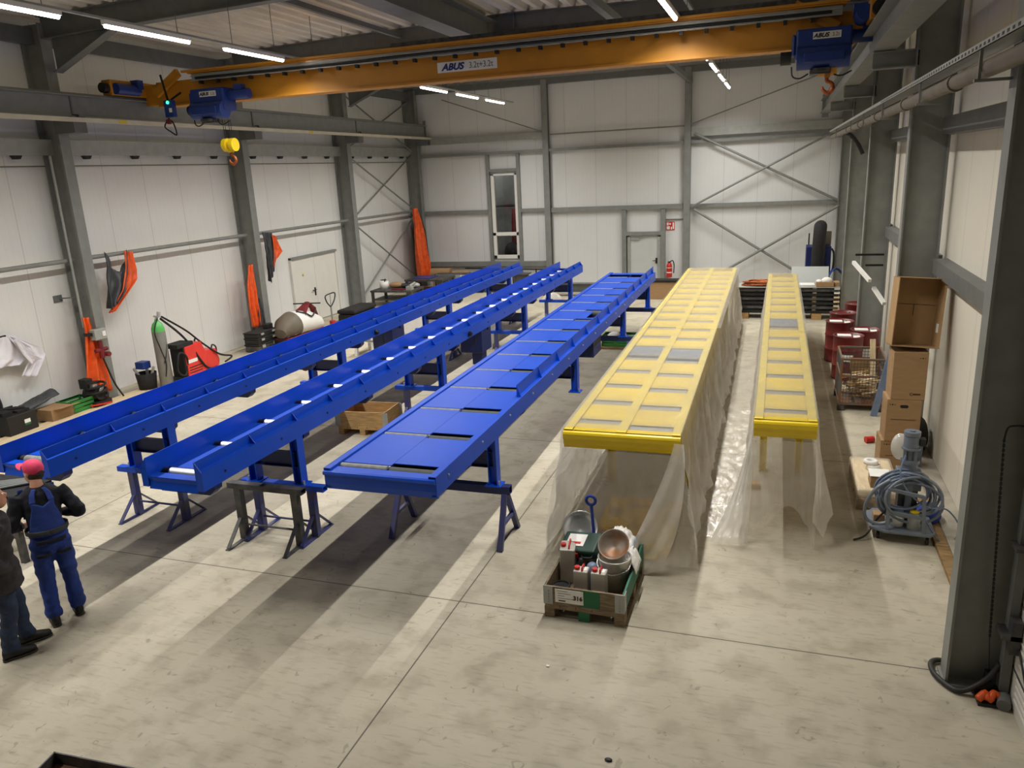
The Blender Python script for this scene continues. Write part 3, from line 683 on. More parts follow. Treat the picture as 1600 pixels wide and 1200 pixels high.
# ------------------------------------------------------------------ flat blue conveyor
def flat_blue(loc, yaw, label):
    t = thing('flat_conveyor', label, 'conveyor', loc, yaw, 'blue conveyors', local=True)
    L = 14.6
    for s in (-1, 1):
        m = MB().box(s * .612, 0, 1.285, s * .62, L, 1.5).box(s * .54, 0, 1.492, s * .612, L, 1.5).box(s * .56, 0, 1.285, s * .612, L, 1.293).box(s * .54, 0, 1.465, s * .546, L, 1.492)
        sr = part('side_rail', m, 'blue', t, bevel=.003)
        if s > 0:
            q = MB(); y = .3
            while y < L: q.cyl((.62, y, 1.41), (.63, y, 1.41), .013, n=8); y += .97
            part('bolt_head', q, 'galv_light', sr)
    y = .2; k = 0
    protos = None
    for k in range(15):
        y = .2 + .97 * k
        if protos is None:
            a = part('bed_plate', MB().box(-.535, .04, 1.474, .018, .93, 1.482), 'blue', t)
            b = part('bed_plate', MB().box(.022, .1, 1.474, .535, .885, 1.482), 'blue', t)
            c = part('roller', MB().cyl((-.53, 0, 1.446), (.0, 0, 1.446), .041, n=16), 'roller_grey', t)
            d = part('roller', MB().cyl((.03, .005, 1.412), (.53, .005, 1.412), .066, n=18), 'rubber', t)
            protos = (a, b, c, d)
            for o in protos: o.location.y = y
        else:
            for o in protos:
                if o is protos[1] and k == 8:
                    e = part('bed_plate', MB().box(.022, .1, 1.474, .2, .885, 1.482).box(.2, .1, 1.474, .535, .2, 1.482), 'blue', t); e.location.y = y; continue
                if k == 14 and o in protos[:2]: continue
                e = o.copy(); COL.objects.link(e); e.parent = t; e.location.y = y; WO[e] = WO[t]
    part('roller_pocket', MB().box(.02, .0, 1.36, .54, L, 1.365).box(.016, 0, 1.36, .022, L, 1.474), 'blue_dark', t)
    for ya, sg in ((0, 1), (L, -1)):
        pr = [(0, 1.478), (-.025, 1.47), (-.035, 1.45), (-.025, 1.432), (0, 1.42), (-.002, 1.34), (.02, 1.27), (.04, 1.262), (.05, 1.27), (.02, 1.42), (.02, 1.478)]
        part('end_plate', MB().prism([(ya + sg * p, z) for p, z in pr], 'x', -.615, .615).box(-.535, ya + sg * .02, 1.47, .535, ya + sg * (.12 if sg > 0 else .3), 1.478), 'blue', t)
    gm = MB().box(.555, 2.72, 1.5, .561, L, 1.66)
    y = 2.72; gr = part('guard_rail', gm, 'blue', t)
    while y < L + .1:
        yy = min(y, L - .008); part('gusset', MB().prism([(.561, 1.655), (.612, 1.502), (.561, 1.502)], 'y', yy, yy + .008), 'blue', gr); y += .965
    for y in (1.73, 5.75, 10.1, 13.6): leg_pair(t, y, .565, 1.29, 'blue')
    part('drive_housing', MB().box(.2, 7.1, .95, .58, 7.75, 1.29).cyl((.2, 7.4, 1.05), (-.2, 7.4, 1.05), .1), 'blue_dark', t, bevel=.01)
    y = .9
    while y < L:
        part('return_bracket', MB().prism([(-.6, 1.285), (.6, 1.285), (.6, 1.25), (.55, 1.21), (-.55, 1.21), (-.6, 1.25)], 'y', y, y + .07), 'blue_dark', t); y += 1.94
    return t
C3 = flat_blue((-3.65, 6.22, 0), .007, 'wide flat blue conveyor with roller slots and a guard on its right edge')

# ------------------------------------------------------------------ trestles under the blue conveyors
def trestle_a(loc, yaw, label):
    t = thing('trestle', label, 'trestle', loc, yaw, 'trestles under the blue conveyors', local=True)
    m = MB().box(-.76, -.05, .692, .76, .05, .7).box(-.76, -.05, .6, .76, .05, .608).box(-.76, -.05, .608, .76, -.042, .692).box(-.76, .042, .608, .76, .05, .692)
    part('top_beam', m, 'blue_dark', t)
    for s in (-1, 1):
        part('leg', MB().bar((s * .69, -.03, .6), (s * .71, -.33, .0), .065, .05), 'blue_worn', t)
        part('leg', MB().bar((s * .69, .03, .6), (s * .71, .33, .0), .065, .05), 'blue_worn', t)
        part('cross_bar', MB().bar((s * .705, -.2, .27), (s * .705, .2, .27), .04), 'blue_worn', t)
    return t
def trestle_b(loc, yaw, label, mt='blue_worn', half=.4, h=.7, top='blue', hw=.6):
    t = thing('trestle', label, 'trestle', loc, yaw, 'trestles under the blue conveyors', local=True)
    z = h
    m = MB().box(-hw, -.05, z - .008, hw, .05, z).box(-hw, -.05, z - .07, hw, .05, z - .062).box(-hw, -.05, z - .062, hw, -.042, z - .008).box(-hw, .042, z - .062, hw, .05, z - .008)
    part('top_beam', m, top, t)
    for s in (-1, 1):
        x = s * half
        part('leg', MB().box(x - .045, -.04, .012, x + .045, .04, z - .07), mt, t)
        part('base_bar', MB().box(x - .03, -.35, 0, x + .03, .35, .012), mt, t)
        part('brace', MB().bar((x, -.04, .3), (x, -.33, .02), .05, .012).bar((x, .04, .3), (x, .33, .02), .05, .012), mt, t)
    part('tie_rod', MB().cyl((-half, .0, .2), (half, 0, .2), .014), mt, t)
    return t
trestle_a((-3.662, 7.95, 0), .007, 'blue and dark trestle with splayed legs under the near end of the flat blue conveyor')
trestle_a((-3.72, 16.32, 0), .007, 'blue trestle with splayed legs under the middle of the flat blue conveyor')
trestle_a((-3.745, 19.85, 0), .007, 'blue trestle with splayed legs under the far end of the flat blue conveyor')
trestle_b((-5.735, 7.46, 0), .0, 'blue trestle bolted under the near end of the middle blue conveyor')
trestle_b((-5.80, 7.2, 0), .0, 'dark grey steel trestle standing in front of the blue one at the middle conveyor', 'steel_dark', .41, .76, 'steel_dark', .535)
trestle_b((-5.81, 11.86, 0), .006, 'blue trestle under the middle blue conveyor behind the wooden crate')
trestle_b((-5.84, 16.66, 0), .006, 'blue trestle, third one under the middle blue conveyor')
trestle_b((-5.866, 20.96, 0), .006, 'blue trestle under the far end of the middle blue conveyor')
trestle_b((-7.76, 7.47, 0), .0, 'blue trestle with triangular feet under the near end of the leftmost blue conveyor')
trestle_b((-7.758, 11.8, 0), -.002, 'blue trestle, second one under the leftmost blue conveyor')
trestle_b((-7.748, 16.7, 0), -.002, 'blue trestle, third one under the leftmost blue conveyor')
trestle_b((-7.74, 21.1, 0), -.002, 'blue trestle under the far end of the leftmost blue conveyor')

# ------------------------------------------------------------------ yellow conveyors under plastic film
def flat_yellow(loc, yaw, hw, L, pitch, split, gap_k, label):
    t = thing('flat_conveyor', label, 'conveyor', loc, yaw, 'film covered yellow conveyors', local=True)
    rw = .1
    for s in (-1, 1):
        part('side_rail', MB().box(s * hw, 0, 1.28, s * (hw - .008), L, 1.5).box(s * hw, 0, 1.492, s * (hw - rw), L, 1.5), 'yellow_rail', t, bevel=.003)
    halves = [(-hw + rw, -.055, 0.), (.055, hw - rw, -.13)] if split else [(-hw + rw, hw - rw, 0.)]
    if split: part('center_rail', MB().box(-.055, 0, 1.44, .055, L, 1.5), 'yellow_rail', t)
    for xa, xb, dy in halves:
        ro = pn = None; k = 0; y = .35 + dy
        while y < L - .1:
            big = k in gap_k
            if ro is None:
                ro = part('roller', MB().cyl((xa + .01, 0, 1.406), (xb - .01, 0, 1.406), .086, n=20), 'roller_yellow', t); ro.location.y = y
                pn = part('bed_plate', MB().box(xa, .095, 1.474, xb, pitch - .095, 1.482), 'yellow', t); pn.location.y = y
            else:
                e = ro.copy(); COL.objects.link(e); e.parent = t; e.location.y = y; WO[e] = WO[t]
                if y + pitch - .06 < L:
                    if big:
                        e = part('cover_sheet', MB().box(xa, .2, 1.474, xb, pitch - .1, 1.482), 'roller_yellow', t); e.location.y = y
                    else:
                        e = pn.copy(); COL.objects.link(e); e.parent = t; e.location.y = y; WO[e] = WO[t]
            y += pitch; k += 1
        part('roller_pocket', MB().box(xa, .02, 1.38, xb, L - .02, 1.39), 'yellow_rail', t)
        part('front_strip', MB().box(xa, .0, 1.474, xb, .28 + dy, 1.482), 'yellow', t)
    for ya, sg in ((0, 1), (L, -1)):
        pr = [(0, 1.482), (-.03, 1.472), (-.04, 1.45), (-.036, 1.40), (-.02, 1.375), (-.014, 1.33), (.03, 1.275), (.04, 1.30), (.03, 1.482)]
        part('end_plate', MB().prism([(ya + sg * p, z) for p, z in pr], 'x', -hw, hw), 'yellow', t)
    y = 2.2
    while y < L:
        for s in (-1, 1):
            part('leg', MB().ibeam((s * (hw - .1), y, 0), (s * (hw - .1), y, 1.28), .1, .1, up=(1, 0, 0)), 'yellow_rail', t)
        part('cross_channel', MB().box(-hw + .1, y - .03, .9, hw - .1, y + .03, 1.05), 'yellow_rail', t)
        y += 4.1
    return t
YA = flat_yellow((-1.555, 7.86, 0), .011, .645, 13.7, .765, True, (4,), 'wide yellow conveyor with two rows of roller slots under clear plastic film')
YB = flat_yellow((.145, 8.62, 0), .004, .335, 11.8, .79, False, (6,), 'narrow yellow conveyor with one row of roller slots under clear film, rightmost conveyor')

def fold(u, v, s=1., f=1.):
    return s * (noise.noise(Vector((u * 5 * f, v * 1.2, 3.1))) + .5 * noise.noise(Vector((u * 13 * f, v * 3, 8.2))))
def film_along(t, name, y0, L, path, mt, amp, yaw, x0, ny=90):
    """sheet following `path` (x, z, looseness) across, swept along the conveyor"""
    def fn(u, v):
        q = u * (len(path) - 1); i = min(int(q), len(path) - 2); f = q - i
        a, b = path[i], path[i + 1]
        x = a[0] + (b[0] - a[0]) * f; z = a[1] + (b[1] - a[1]) * f; l = a[2] + (b[2] - a[2]) * f
        y = v * L
        d = fold(y * .5, z * 1.5, amp * l) + .3 * fold(y * 1.7, z * .6 + 4, amp * l)
        z2 = z + (abs(fold(y * .6, x * 3, .02 * l)) if z < .05 else 0)
        sgn = 1 if x > x0 else -1
        x2 = x + sgn * d
        ca, sa = math.cos(yaw), math.sin(yaw); dx = x2 - x0
        return (x0 + dx * ca - y * sa, y0 + dx * sa + y * ca, max(z2, .006))
    return part(name, MB().grid(fn, (len(path) - 1) * 6, ny), mt, t)
ts = thing('plastic_film', 'clear plastic film draped over the wide yellow conveyor down to the floor', 'plastic film', (-1.555, 7.9, 0))
film_along(ts, 'top_sheet', 7.90, 5.55, [(-2.215, 1.515, 0), (-1.55, 1.512, .02), (-.905, 1.515, 0)], 'film_top', .1, .011, -1.555, 30)
film_along(ts, 'top_sheet', 13.42, 8.1, [(-2.22, 1.528, 0), (-1.55, 1.525, .02), (-.90, 1.528, 0)], 'film_top', .1, .011, -1.555, 40)
film_along(ts, 'side_sheet', 7.84, 13.7, [(-2.215, 1.515, 0), (-2.26, 1.2, .5), (-2.33, .6, 1), (-2.42, .02, 1.2)], 'film_side', .07, .011, -1.555, 110)
film_along(ts, 'side_sheet', 7.84, 13.7, [(-.905, 1.515, 0), (-.86, 1.2, .5), (-.80, .6, 1), (-.76, .02, 1.2)], 'film_side', .09, .011, -1.555, 110)
def front_a(u, v):
    z = 1.27 * (1 - v) + .01
    hw = .655 + .14 * v + .05 * math.sin(v * 3); x = -1.555 - hw + 2 * hw * u + .12 * v * (u - .4)
    y = 7.83 - .1 * math.sin(v * PI) - .12 * v + .09 * v * fold(u * 2.4, v, 1.2) + .25 * v * max(0, .55 - abs(u - .5))
    return (x, y, max(z, .006))
part('front_sheet', MB().grid(front_a, 44, 30), 'film_front', ts)
def swoop(u, v):
    a = v; x = -.92 - .42 * a ** 1.6 + (u - .5) * (.1 + .34 * math.sin(min(1, a * 1.1) * PI * .5)); z = 1.42 * (1 - a) ** 1.15 + .01
    y = 7.79 - .26 * math.sin(a * PI * .55) + .05 * math.sin(u * 9 + a * 5) * a
    return (x, y, max(z, .008))
part('front_fold', MB().grid(swoop, 14, 30), 'film_side', ts)
tb = thing('plastic_film', 'clear plastic film over the narrow yellow conveyor, spread on the floor on its left', 'plastic film', (.145, 8.65, 0))
film_along(tb, 'top_sheet', 8.66, 4.7, [(-.2, 1.515, 0), (.145, 1.512, .02), (.49, 1.515, 0)], 'film_top', .08, .004, .145, 26)
film_along(tb, 'top_sheet', 13.3, 7.1, [(-.205, 1.528, 0), (.145, 1.525, .02), (.495, 1.528, 0)], 'film_top', .08, .004, .145, 34)
film_along(tb, 'side_sheet', 8.6, 11.8, [(-.2, 1.515, 0), (-.23, 1.1, .5), (-.28, .5, 1), (-.3, .03, 1.2)], 'film_side', .07, .004, .145, 100)
film_along(tb, 'floor_sheet', 8.55, 11.4, [(-.3, .03, 1.), (-.45, .012, 1.), (-.72, .01, 1.)], 'film_floor', .06, .004, .145, 110)
film_along(tb, 'side_sheet', 8.6, 11.8, [(.49, 1.515, 0), (.52, 1.1, .5), (.56, .7, 1), (.58, .36, 1.2)], 'film_side', .05, .004, .145, 100)
def front_b(u, v):
    dr = 1.0 + .18 * math.sin(u * 7 + .5) + (.15 if u > .9 else 0); z = 1.27 - v * (dr - .07)
    x = -.2 + .69 * u + (.06 * v * (u - .5)); y = 8.56 - .05 * v + .04 * v * fold(u * 3, v, 1.2)
    return (x, y, max(z, .008))
part('front_sheet', MB().grid(front_b, 30, 22), 'film_front', tb)
def corner_b(u, v):
    z = 1.4 - v * (1.28 - .5 * abs(u - .5)); return (.47 + .20 * v * (u * 1.1 + .1) + .05 * fold(u * 2, v, 1) * v, 8.56 + .25 * u - .1 * v, max(z, .008))
part('corner_fold', MB().grid(corner_b, 10, 20), 'film_side', tb)
def left_b(u, v):
    z = 1.4 * (1 - v) + .01; return (-.2 - .42 * u * v ** 1.3 + .03 * fold(u * 3, v, 1), 8.58 - .14 * v - .05 * u + .05 * fold(u * 2, v * 2, 1) * v, max(z, .008))
part('corner_fold', MB().grid(left_b, 14, 22), 'film_side', tb)
o = part('stained_board', MB().box(-1.98, 7.95, 0, -1.05, 9.4, .03).box(-1.8, 7.8, .03, -1.15, 8.5, .04), 'spray_yellow', loc=(-1.5, 8.5, 0)); tag(o, 'board with yellow paint overspray lying under the wide yellow conveyor behind the film', 'board')
o = part('wood_offcut', MB().box(-.32, 10.1, .0, -.12, 10.25, .08), 'wood', loc=(-.2, 10.2, 0)); tag(o, 'small wooden offcut on the floor film beside the narrow yellow conveyor', 'wood block')
# ------------------------------------------------------------------ pallet box with paint gear in front
def pallet(t, x0, y0, w, d, mt='wood', deckn=5, z0=0):
    q = MB()
    for i in range(3):
        xx = x0 + .05 + i * (w - .1) / 2
        q.box(xx - .05, y0, z0, xx + .05, y0 + d, z0 + .02)
        for j in range(3):
            yy = y0 + .07 + j * (d - .14) / 2; q.box(xx - .05, yy - .07, z0 + .02, xx + .05, yy + .07, z0 + .1)
    for j in range(3):
        yy = y0 + .07 + j * (d - .14) / 2; q.box(x0, yy - .07, z0 + .1, x0 + w, yy + .07, z0 + .122)
    part('pallet_blocks', q, mt, t)
    q = MB(); bw = w / deckn
    for i in range(deckn): q.box(x0 + i * bw + .006, y0, z0 + .122, x0 + (i + 1) * bw - .006, y0 + d, z0 + .144)
    part('deck_board', q, mt, t)
px0, px1, py0, py1 = -2.06, -1.26, 6.46, 7.62
t = thing('pallet_box', 'low wooden pallet box with green sprayed patch holding cans and buckets', 'pallet box', (-1.66, 7.04, 0))
pallet(t, px0, py0, .8, 1.16, 'collar_wood')
part('side_board', MB().box(px0, py0, .144, px1, py0 + .02, .345), 'collar_wood', t)
part('side_board', MB().box(px0, py1 - .02, .144, px1, py1, .345), 'collar_wood', t)
part('side_board', MB().box(px0, py0 + .02, .144, px0 + .02, py1 - .02, .345), 'collar_wood', t)
part('side_board', MB().box(px1 - .02, py0 + .02, .144, px1, py1 - .02, .345), 'collar_green', t, label='green side board')
part('green_spray_patch', MB().box(px0 + .36, py0 - .003, .16, px0 + .56, py0, .34).box(px0 + .345, py0 - .004, 0, px0 + .455, py0 - .001, .1), 'green_tape', t)
q = MB()
for x in (px0, px1):
    for y in (py0, py1):
        sx = 1 if x == px0 else -1; sy = 1 if y == py0 else -1; q = MB()
        q.box(x - sx * .006, y - sy * .006, .15, x + sx * .09, y, .35).box(x - sx * .006, y, .15, x, y + sy * .09, .35)
        for i in range(6): q.cyl((x + sx * .045, y - sy * .006, .17 + i * .03), (x + sx * .045, y - sy * .012, .17 + i * .03), .008, n=6)
        part('corner_hinge', q, 'galv_light', t)
lb = part('label_sheet', MB().box(px0 + .115, py0 - .009, .185, px0 + .40, py0 - .005, .33), 'white_paper', t)
text('316', .062, 'ink', lb, (px0 + .345, py0 - .011, .25), off=.002)
q = MB()
for i, (a, b) in enumerate(((.02, .16), (.03, .2), (.03, .12), (.03, .24))): q.box(px0 + .115 + a, py0 - .0105, .31 - i * .026, px0 + .115 + b * .8, py0 - .009, .3135 - i * .026)
q.box(px0 + .15, py0 - .0105, .2, px0 + .22, py0 - .009, .212)
part('print', q, 'ink', lb)
def can(x, y, w, d, h, rot, label, lab=True):
    t = thing('metal_canister', label, 'canister', (x, y, .144), rot, 'grey metal canisters', local=True)
    part('body', MB().box(-w / 2, -d / 2, 0, w / 2, d / 2, h), 'tin', t, bevel=.012)
    part('cap', MB().cyl((-w * .27, -d * .1, h), (-w * .27, -d * .1, h + .03), .028), 'red', t)
    part('handle', MB().tube([(w * .12, -d * .38, h), (w * .12, -d * .3, h + .035), (w * .12, d * .3, h + .035), (w * .12, d * .38, h)], .009, sub=4), 'red', t)
    if lab: part('paper_label', MB().box(-w * .42, -d / 2 - .002, .02, w * .42, -d / 2, h * .42), 'white_paper', t); part('top_label', MB().box(w * .05, -d * .2, h, w * .42, d * .4, h + .002), 'white_paper', t)
can(-1.725, 6.66, .145, .12, .32, .0, 'grey red capped canister, left one of the front pair in the pallet box')
can(-1.545, 6.66, .15, .12, .32, .0, 'grey red capped canister at the front of the pallet box beside the steel bucket')
can(-1.95, 7.0, .16, .22, .38, .15, 'taller grey canister with red cap at the left side of the pallet box', False)
t = thing('round_tub', 'clear plastic tub with a dark rim in the front left corner of the pallet box', 'tub', (-1.92, 6.6, .144))
part('body', MB().lathe([(0, .01), (.065, .0), (.085, .14), (.08, .14), (.06, .02), (0, .02)], (-1.92, 6.6, .144)), 'jacket', t)
part('rim', MB().lathe([(.08, .135), (.09, .135), (.09, .15), (.08, .15)], (-1.92, 6.6, .144)), 'black', t)
t = thing('steel_bucket', 'tall shiny steel bucket at the right side of the pallet box', 'bucket', (-1.45, 6.95, .144))
part('body', MB().lathe([(0, .0), (.13, .0), (.165, .30), (.172, .33), (.172, .345), (.16, .345), (.125, .02), (0, .02)], (-1.45, 6.95, .144)), 'stainless', t)
part('wire_handle', MB().tube([(-1.62, 6.95, .46), (-1.6, 6.85, .40), (-1.45, 6.78, .36), (-1.3, 6.85, .40), (-1.28, 6.95, .46)], .006, sub=5), 'chrome', t)
Rb = Euler((.75, -.1, 0)).to_matrix()
o = part('stained_bowl', MB().lathe([(0, -.03), (.1, -.015), (.15, .03), (.165, .06), (.158, .06), (.14, .03), (.1, -.005), (0, -.02)], (-1.47, 7.06, .54), R=Rb), 'rust_bowl', loc=(-1.47, 7.06, .5)); tag(o, 'round brown stained bowl tilted on top of the steel bucket', 'bowl')
t = thing('paint_bucket', 'steel paint bucket under the green tool case', 'bucket', (-1.82, 7.22, .144))
part('body', MB().lathe([(0, 0), (.12, 0), (.14, .26), (.14, .28), (.13, .28), (.11, .02), (0, .02)], (-1.82, 7.22, .144)), 'stainless', t)
Rb = Euler((.95, .25, 0)).to_matrix()
o = part('steel_bowl', MB().lathe([(0, -.06), (.12, -.045), (.17, .0), (.19, .03), (.182, .03), (.16, .0), (.11, -.035), (0, -.05)], (-1.93, 7.46, .50), R=Rb), 'chrome', loc=(-1.93, 7.46, .36)); tag(o, 'shiny steel bowl standing on edge behind the green tool case', 'bowl')
t = thing('tool_case', 'dark green power tool case with red latch lying on the bucket', 'tool case', (-1.84, 7.15, .5), local=True); t.rotation_euler = (.28, -.1, -.12); t.location = (-1.84, 7.12, .475)
part('body', MB().box(-.2, -.15, -.05, .2, .15, .06), 'tool_green', t, bevel=.02)
part('lid_panel', MB().box(-.14, -.08, .06, .06, .1, .065), 'white_paper', t, bevel=.002)
part('latch', MB().box(-.04, -.165, -.03, .02, -.148, .03).box(-.1, -.05, .064, .02, -.02, .068), 'red', t)
part('handle', MB().tube([(.06, -.15, 0), (.07, -.18, 0), (.16, -.18, 0), (.17, -.15, 0)], .012, sub=3), 'black', t)
t = thing('lifting_rod', 'blue rod with ring eye standing up out of the pallet box', 'rod', (-1.72, 7.28, .144))
part('rod', MB().cyl((-1.70, 7.22, .2), (-1.765, 7.3, .86), .017), 'overall_blue', t)
part('ring', MB().tube([(-1.77 + .05 * math.cos(a), 7.3, .915 + .05 * math.sin(a)) for a in [i * PI / 10 for i in range(20)]], .017, close=True), 'overall_blue', t)
part('foot_block', MB().box(-1.725, 7.19, .3, -1.675, 7.25, .44), 'overall_blue', t)
def rag(u, v): return (-1.66 + .36 * u, 7.16 + .42 * v, .33 + .26 * math.sin(PI * min(1, u * 1.0)) ** .6 * math.sin(PI * v) ** .6 + .05 * fold(u * 3, v * 3, 1))
o = part('white_rag', MB().grid(rag, 26, 26), 'rag', solid=.01, loc=(-1.5, 7.4, .2)); tag(o, 'crumpled white rag behind the tilted bowl in the pallet box', 'rag')
o = part('white_rag', MB().grid(lambda u, v: (-1.33 + .1 * u, 6.95 + .3 * v, .47 - .16 * u ** 2 + .02 * fold(u * 3, v * 3)), 10, 12), 'rag', solid=.008, loc=(-1.3, 7, .3)); tag(o, 'white rag hung over the green right edge of the pallet box', 'rag')
t = thing('jug', 'grey plastic jug beside the steel bucket', 'jug', (-1.68, 6.9, .144))
part('body', MB().lathe([(0, 0), (.07, 0), (.075, .2), (.05, .27), (.03, .29), (0, .29)], (-1.66, 6.85, .144)), 'hose_blue', t)
t = thing('spray_bottle', 'black bottle with red band between the canisters in the pallet box', 'bottle', (-1.78, 6.95, .144))
part('body', MB().lathe([(0, 0), (.055, 0), (.055, .22), (.025, .27), (.02, .3), (0, .3)], (-1.79, 6.9, .144)), 'black', t)
part('band', MB().lathe([(.056, .17), (.056, .2)], (-1.79, 6.9, .144)), 'red_dark', t)
o = part('blue_paper', MB().grid(lambda u, v: (-1.36 + .06 * u, 7.2 + .3 * v, .36 + .12 * u + .02 * fold(u, v * 2)), 6, 8), 'hose_blue', solid=.004, loc=(-1.34, 7.3, .3)); tag(o, 'pale blue paper sheet at the right rear of the pallet box', 'paper')
# wooden crate between the conveyors
t = thing('wooden_crate', 'open pale wooden crate on a pallet between the left and middle blue conveyors', 'crate', (-7.0, 11.6, 0), .06, local=True)
pallet(t, -.4, -.3, .9, .62, 'wood')
for q in (MB().box(-.4, -.3, .144, .5, -.28, .42), MB().box(-.4, .3, .144, .5, .32, .42), MB().box(-.4, -.28, .144, -.38, .3, .42), MB().box(.48, -.28, .144, .5, .3, .42)):
    part('side_board', q, 'wood', t)
q = MB()
for x in (-.4, .5):
    for y in (-.3, .32): part('corner_hinge', MB().box(x - .008, y - .008, .15, x + .008, y + .008, .43).box(x - .05, y - .006, .16, x + .05, y + .006, .41), 'galv_light', t)
t.location = (-6.78, 11.35, 0)
# ------------------------------------------------------------------ things along the left wall
o = part('wooden_boards', MB().box(-13.3, 8.0, 0, -11.0, 12.9, .04).box(-12.95, 12.95, 0, -11.2, 16.8, .035), 'wood_pale', loc=(-12, 11, 0)); tag(o, 'pale plywood boards on the floor between the left wall and the first conveyor', 'boards')
t = thing('black_crate', 'black plastic crate with green and white label by the left wall', 'crate', (-13.4, 9.9, .04))
part('body', MB().box(-13.75, 9.55, .04, -13.15, 10.15, .40).box(-13.75, 9.55, .04, -13.72, 10.15, .44), 'black', t, bevel=.02)
part('tools_inside', MB().box(-13.7, 9.6, .40, -13.3, 9.8, .46).box(-13.6, 9.85, .40, -13.25, 10.1, .44).cyl((-13.65, 9.65, .47), (-13.3, 10.05, .45), .03), 'black_soft', t)
part('label_sticker', MB().box(-13.15, 9.88, .2, -13.146, 10.0, .27, 0).box(-13.15, 9.88, .16, -13.146, 10.0, .2, 1), ['white_paper', 'green_tape'], t)
t = thing('cardboard_box', 'open brown cardboard box between the black crate and the green crate', 'box', (-13.35, 10.75, .04))
part('body', MB().box(-13.6, 10.45, .04, -13.15, 10.95, .26), 'cardboard', t)
part('flap', MB().add([(-13.15, 10.5, .26), (-13.15, 10.95, .26), (-12.95, 10.95, .30), (-12.95, 10.5, .30)], [(0, 1, 2, 3)]), 'cardboard_in', t, solid=.006)
o = part('grey_tarp', MB().grid(lambda u, v: (-13.8 + .35 * u, 10.2 + .75 * v, .3 + .14 * v + .1 * math.sin(u * PI) + .04 * fold(u * 2, v * 2)), 12, 16), 'grey_cloth', solid=.02, loc=(-13.6, 10.5, .1)); tag(o, 'folded dark green grey tarp on the cardboard box by the left wall', 'tarp')
def crate(name, label, x, y, z, w, d, h, mt, cat='crate', rot=0, group=None):
    t = thing(name, label, cat, (x, y, z), rot, group, local=True)
    q = MB().box(-w / 2, -d / 2, 0, w / 2, d / 2, .012)
    for a in (-1, 1):
        for i in range(3):
            zz = .02 + i * h / 3; q.box(-w / 2, a * d / 2, zz, w / 2, a * (d / 2 - .012), zz + h / 3 * .7); q.box(a * w / 2, -d / 2, zz, a * (w / 2 - .012), d / 2, zz + h / 3 * .7)
        for b in (-1, 1): q.box(a * w / 2, b * d / 2, 0, a * (w / 2 - .03), b * (d / 2 - .03), h)
    q.box(-w / 2 - .01, -d / 2 - .01, h - .03, -w / 2 + .012, d / 2 + .01, h).box(w / 2 - .012, -d / 2 - .01, h - .03, w / 2 + .01, d / 2 + .01, h).box(-w / 2, -d / 2 - .01, h - .03, w / 2, -d / 2 + .012, h).box(-w / 2, d / 2 - .012, h - .03, w / 2, d / 2 + .01, h)
    part('body', q, mt, t)
    return t
gc = crate('green_crate', 'green slatted plastic crate by the left wall near the orange curtain', -13.35, 11.2, .04, .4, .55, .24, 'green_crate')
t = thing('angle_grinder_kit', 'black and silver power tools heaped at the foot of the first left column', 'power tools', (-13.3, 11.7, 0))
part('motor_unit', MB().cyl((-13.4, 11.55, .25), (-13.1, 11.6, .3), .16).box(-13.45, 11.4, 0, -13.05, 11.8, .14), 'black', t)
part('hose_coil', MB().tube([(-13.2 + .2 * math.cos(a) * (1 - a / 60), 11.6 + .2 * math.sin(a), .22 + a * .018) for a in [i * .5 for i in range(38)]], .025), 'black_soft', t)
part('silver_clamp', MB().cyl((-13.15, 11.5, .28), (-13.15, 11.7, .4), .05).box(-13.2, 11.45, .42, -13.1, 11.55, .5), 'chrome', t)
part('black_box', MB().box(-13.4, 11.38, .42, -13.2, 11.55, .62), 'black', t, bevel=.01)
part('red_handle', MB().bar((-13.1, 11.3, .1), (-12.95, 11.7, .08), .03), 'red', t)
t = thing('valve_station', 'grey socket box with red valve and hose on the first left column', 'valve', (-13.28, 12.05, 1.0))
part('socket_box', MB().box(-13.34, 11.82, 1.34, -13.2, 12.12, 1.56), 'galv_light', t, bevel=.01)
part('valve_body', MB().cyl((-13.25, 11.95, .95), (-13.25, 11.95, 1.3), .05).cyl((-13.25, 11.8, 1.12), (-13.25, 12.1, 1.12), .04).cyl((-13.25, 12.02, 1.02), (-13.12, 12.02, 1.02), .05), 'red_dark', t)
part('hose', MB().tube([(-13.25, 11.95, .98), (-13.2, 11.98, .7), (-13.22, 12.1, .35), (-13.15, 12.2, .05)], .018, sub=6), 'black', t)
part('white_socket', MB().box(-13.2, 12.0, 1.4, -13.18, 12.08, 1.5), 'white_plastic', t)
o = part('riser_pipe', MB().cyl((-13.5, 11.86, 1.6), (-13.5, 11.86, 5.0), .025), 'galv_light', loc=(-13.5, 11.86, 1.6)); tag(o, 'thin vertical pipe beside the first left column above the orange curtain', 'pipe')
o = part('post_channel', MB().box(-13.362, 11.98, 1.57, -13.31, 12.1, 5.2), 'galv', loc=(-13.4, 12.04, 1.5)); tag(o, 'grey vertical cable channel on the first left column', 'cable channel')
t = thing('wall_hook', 'grey plate with a rod hook on the left wall above the white coat', 'hook', (-13.88, 11.75, 2.2))
part('plate', MB().box(-13.9, 11.62, 2.15, -13.88, 11.82, 2.29), 'galv_dark', t)
part('rod', MB().cyl((-13.88, 11.76, 2.22), (-13.55, 11.95, 2.22), .014).box(-13.6, 11.9, 2.2, -13.5, 12.0, 2.235), 'galv_dark', t)
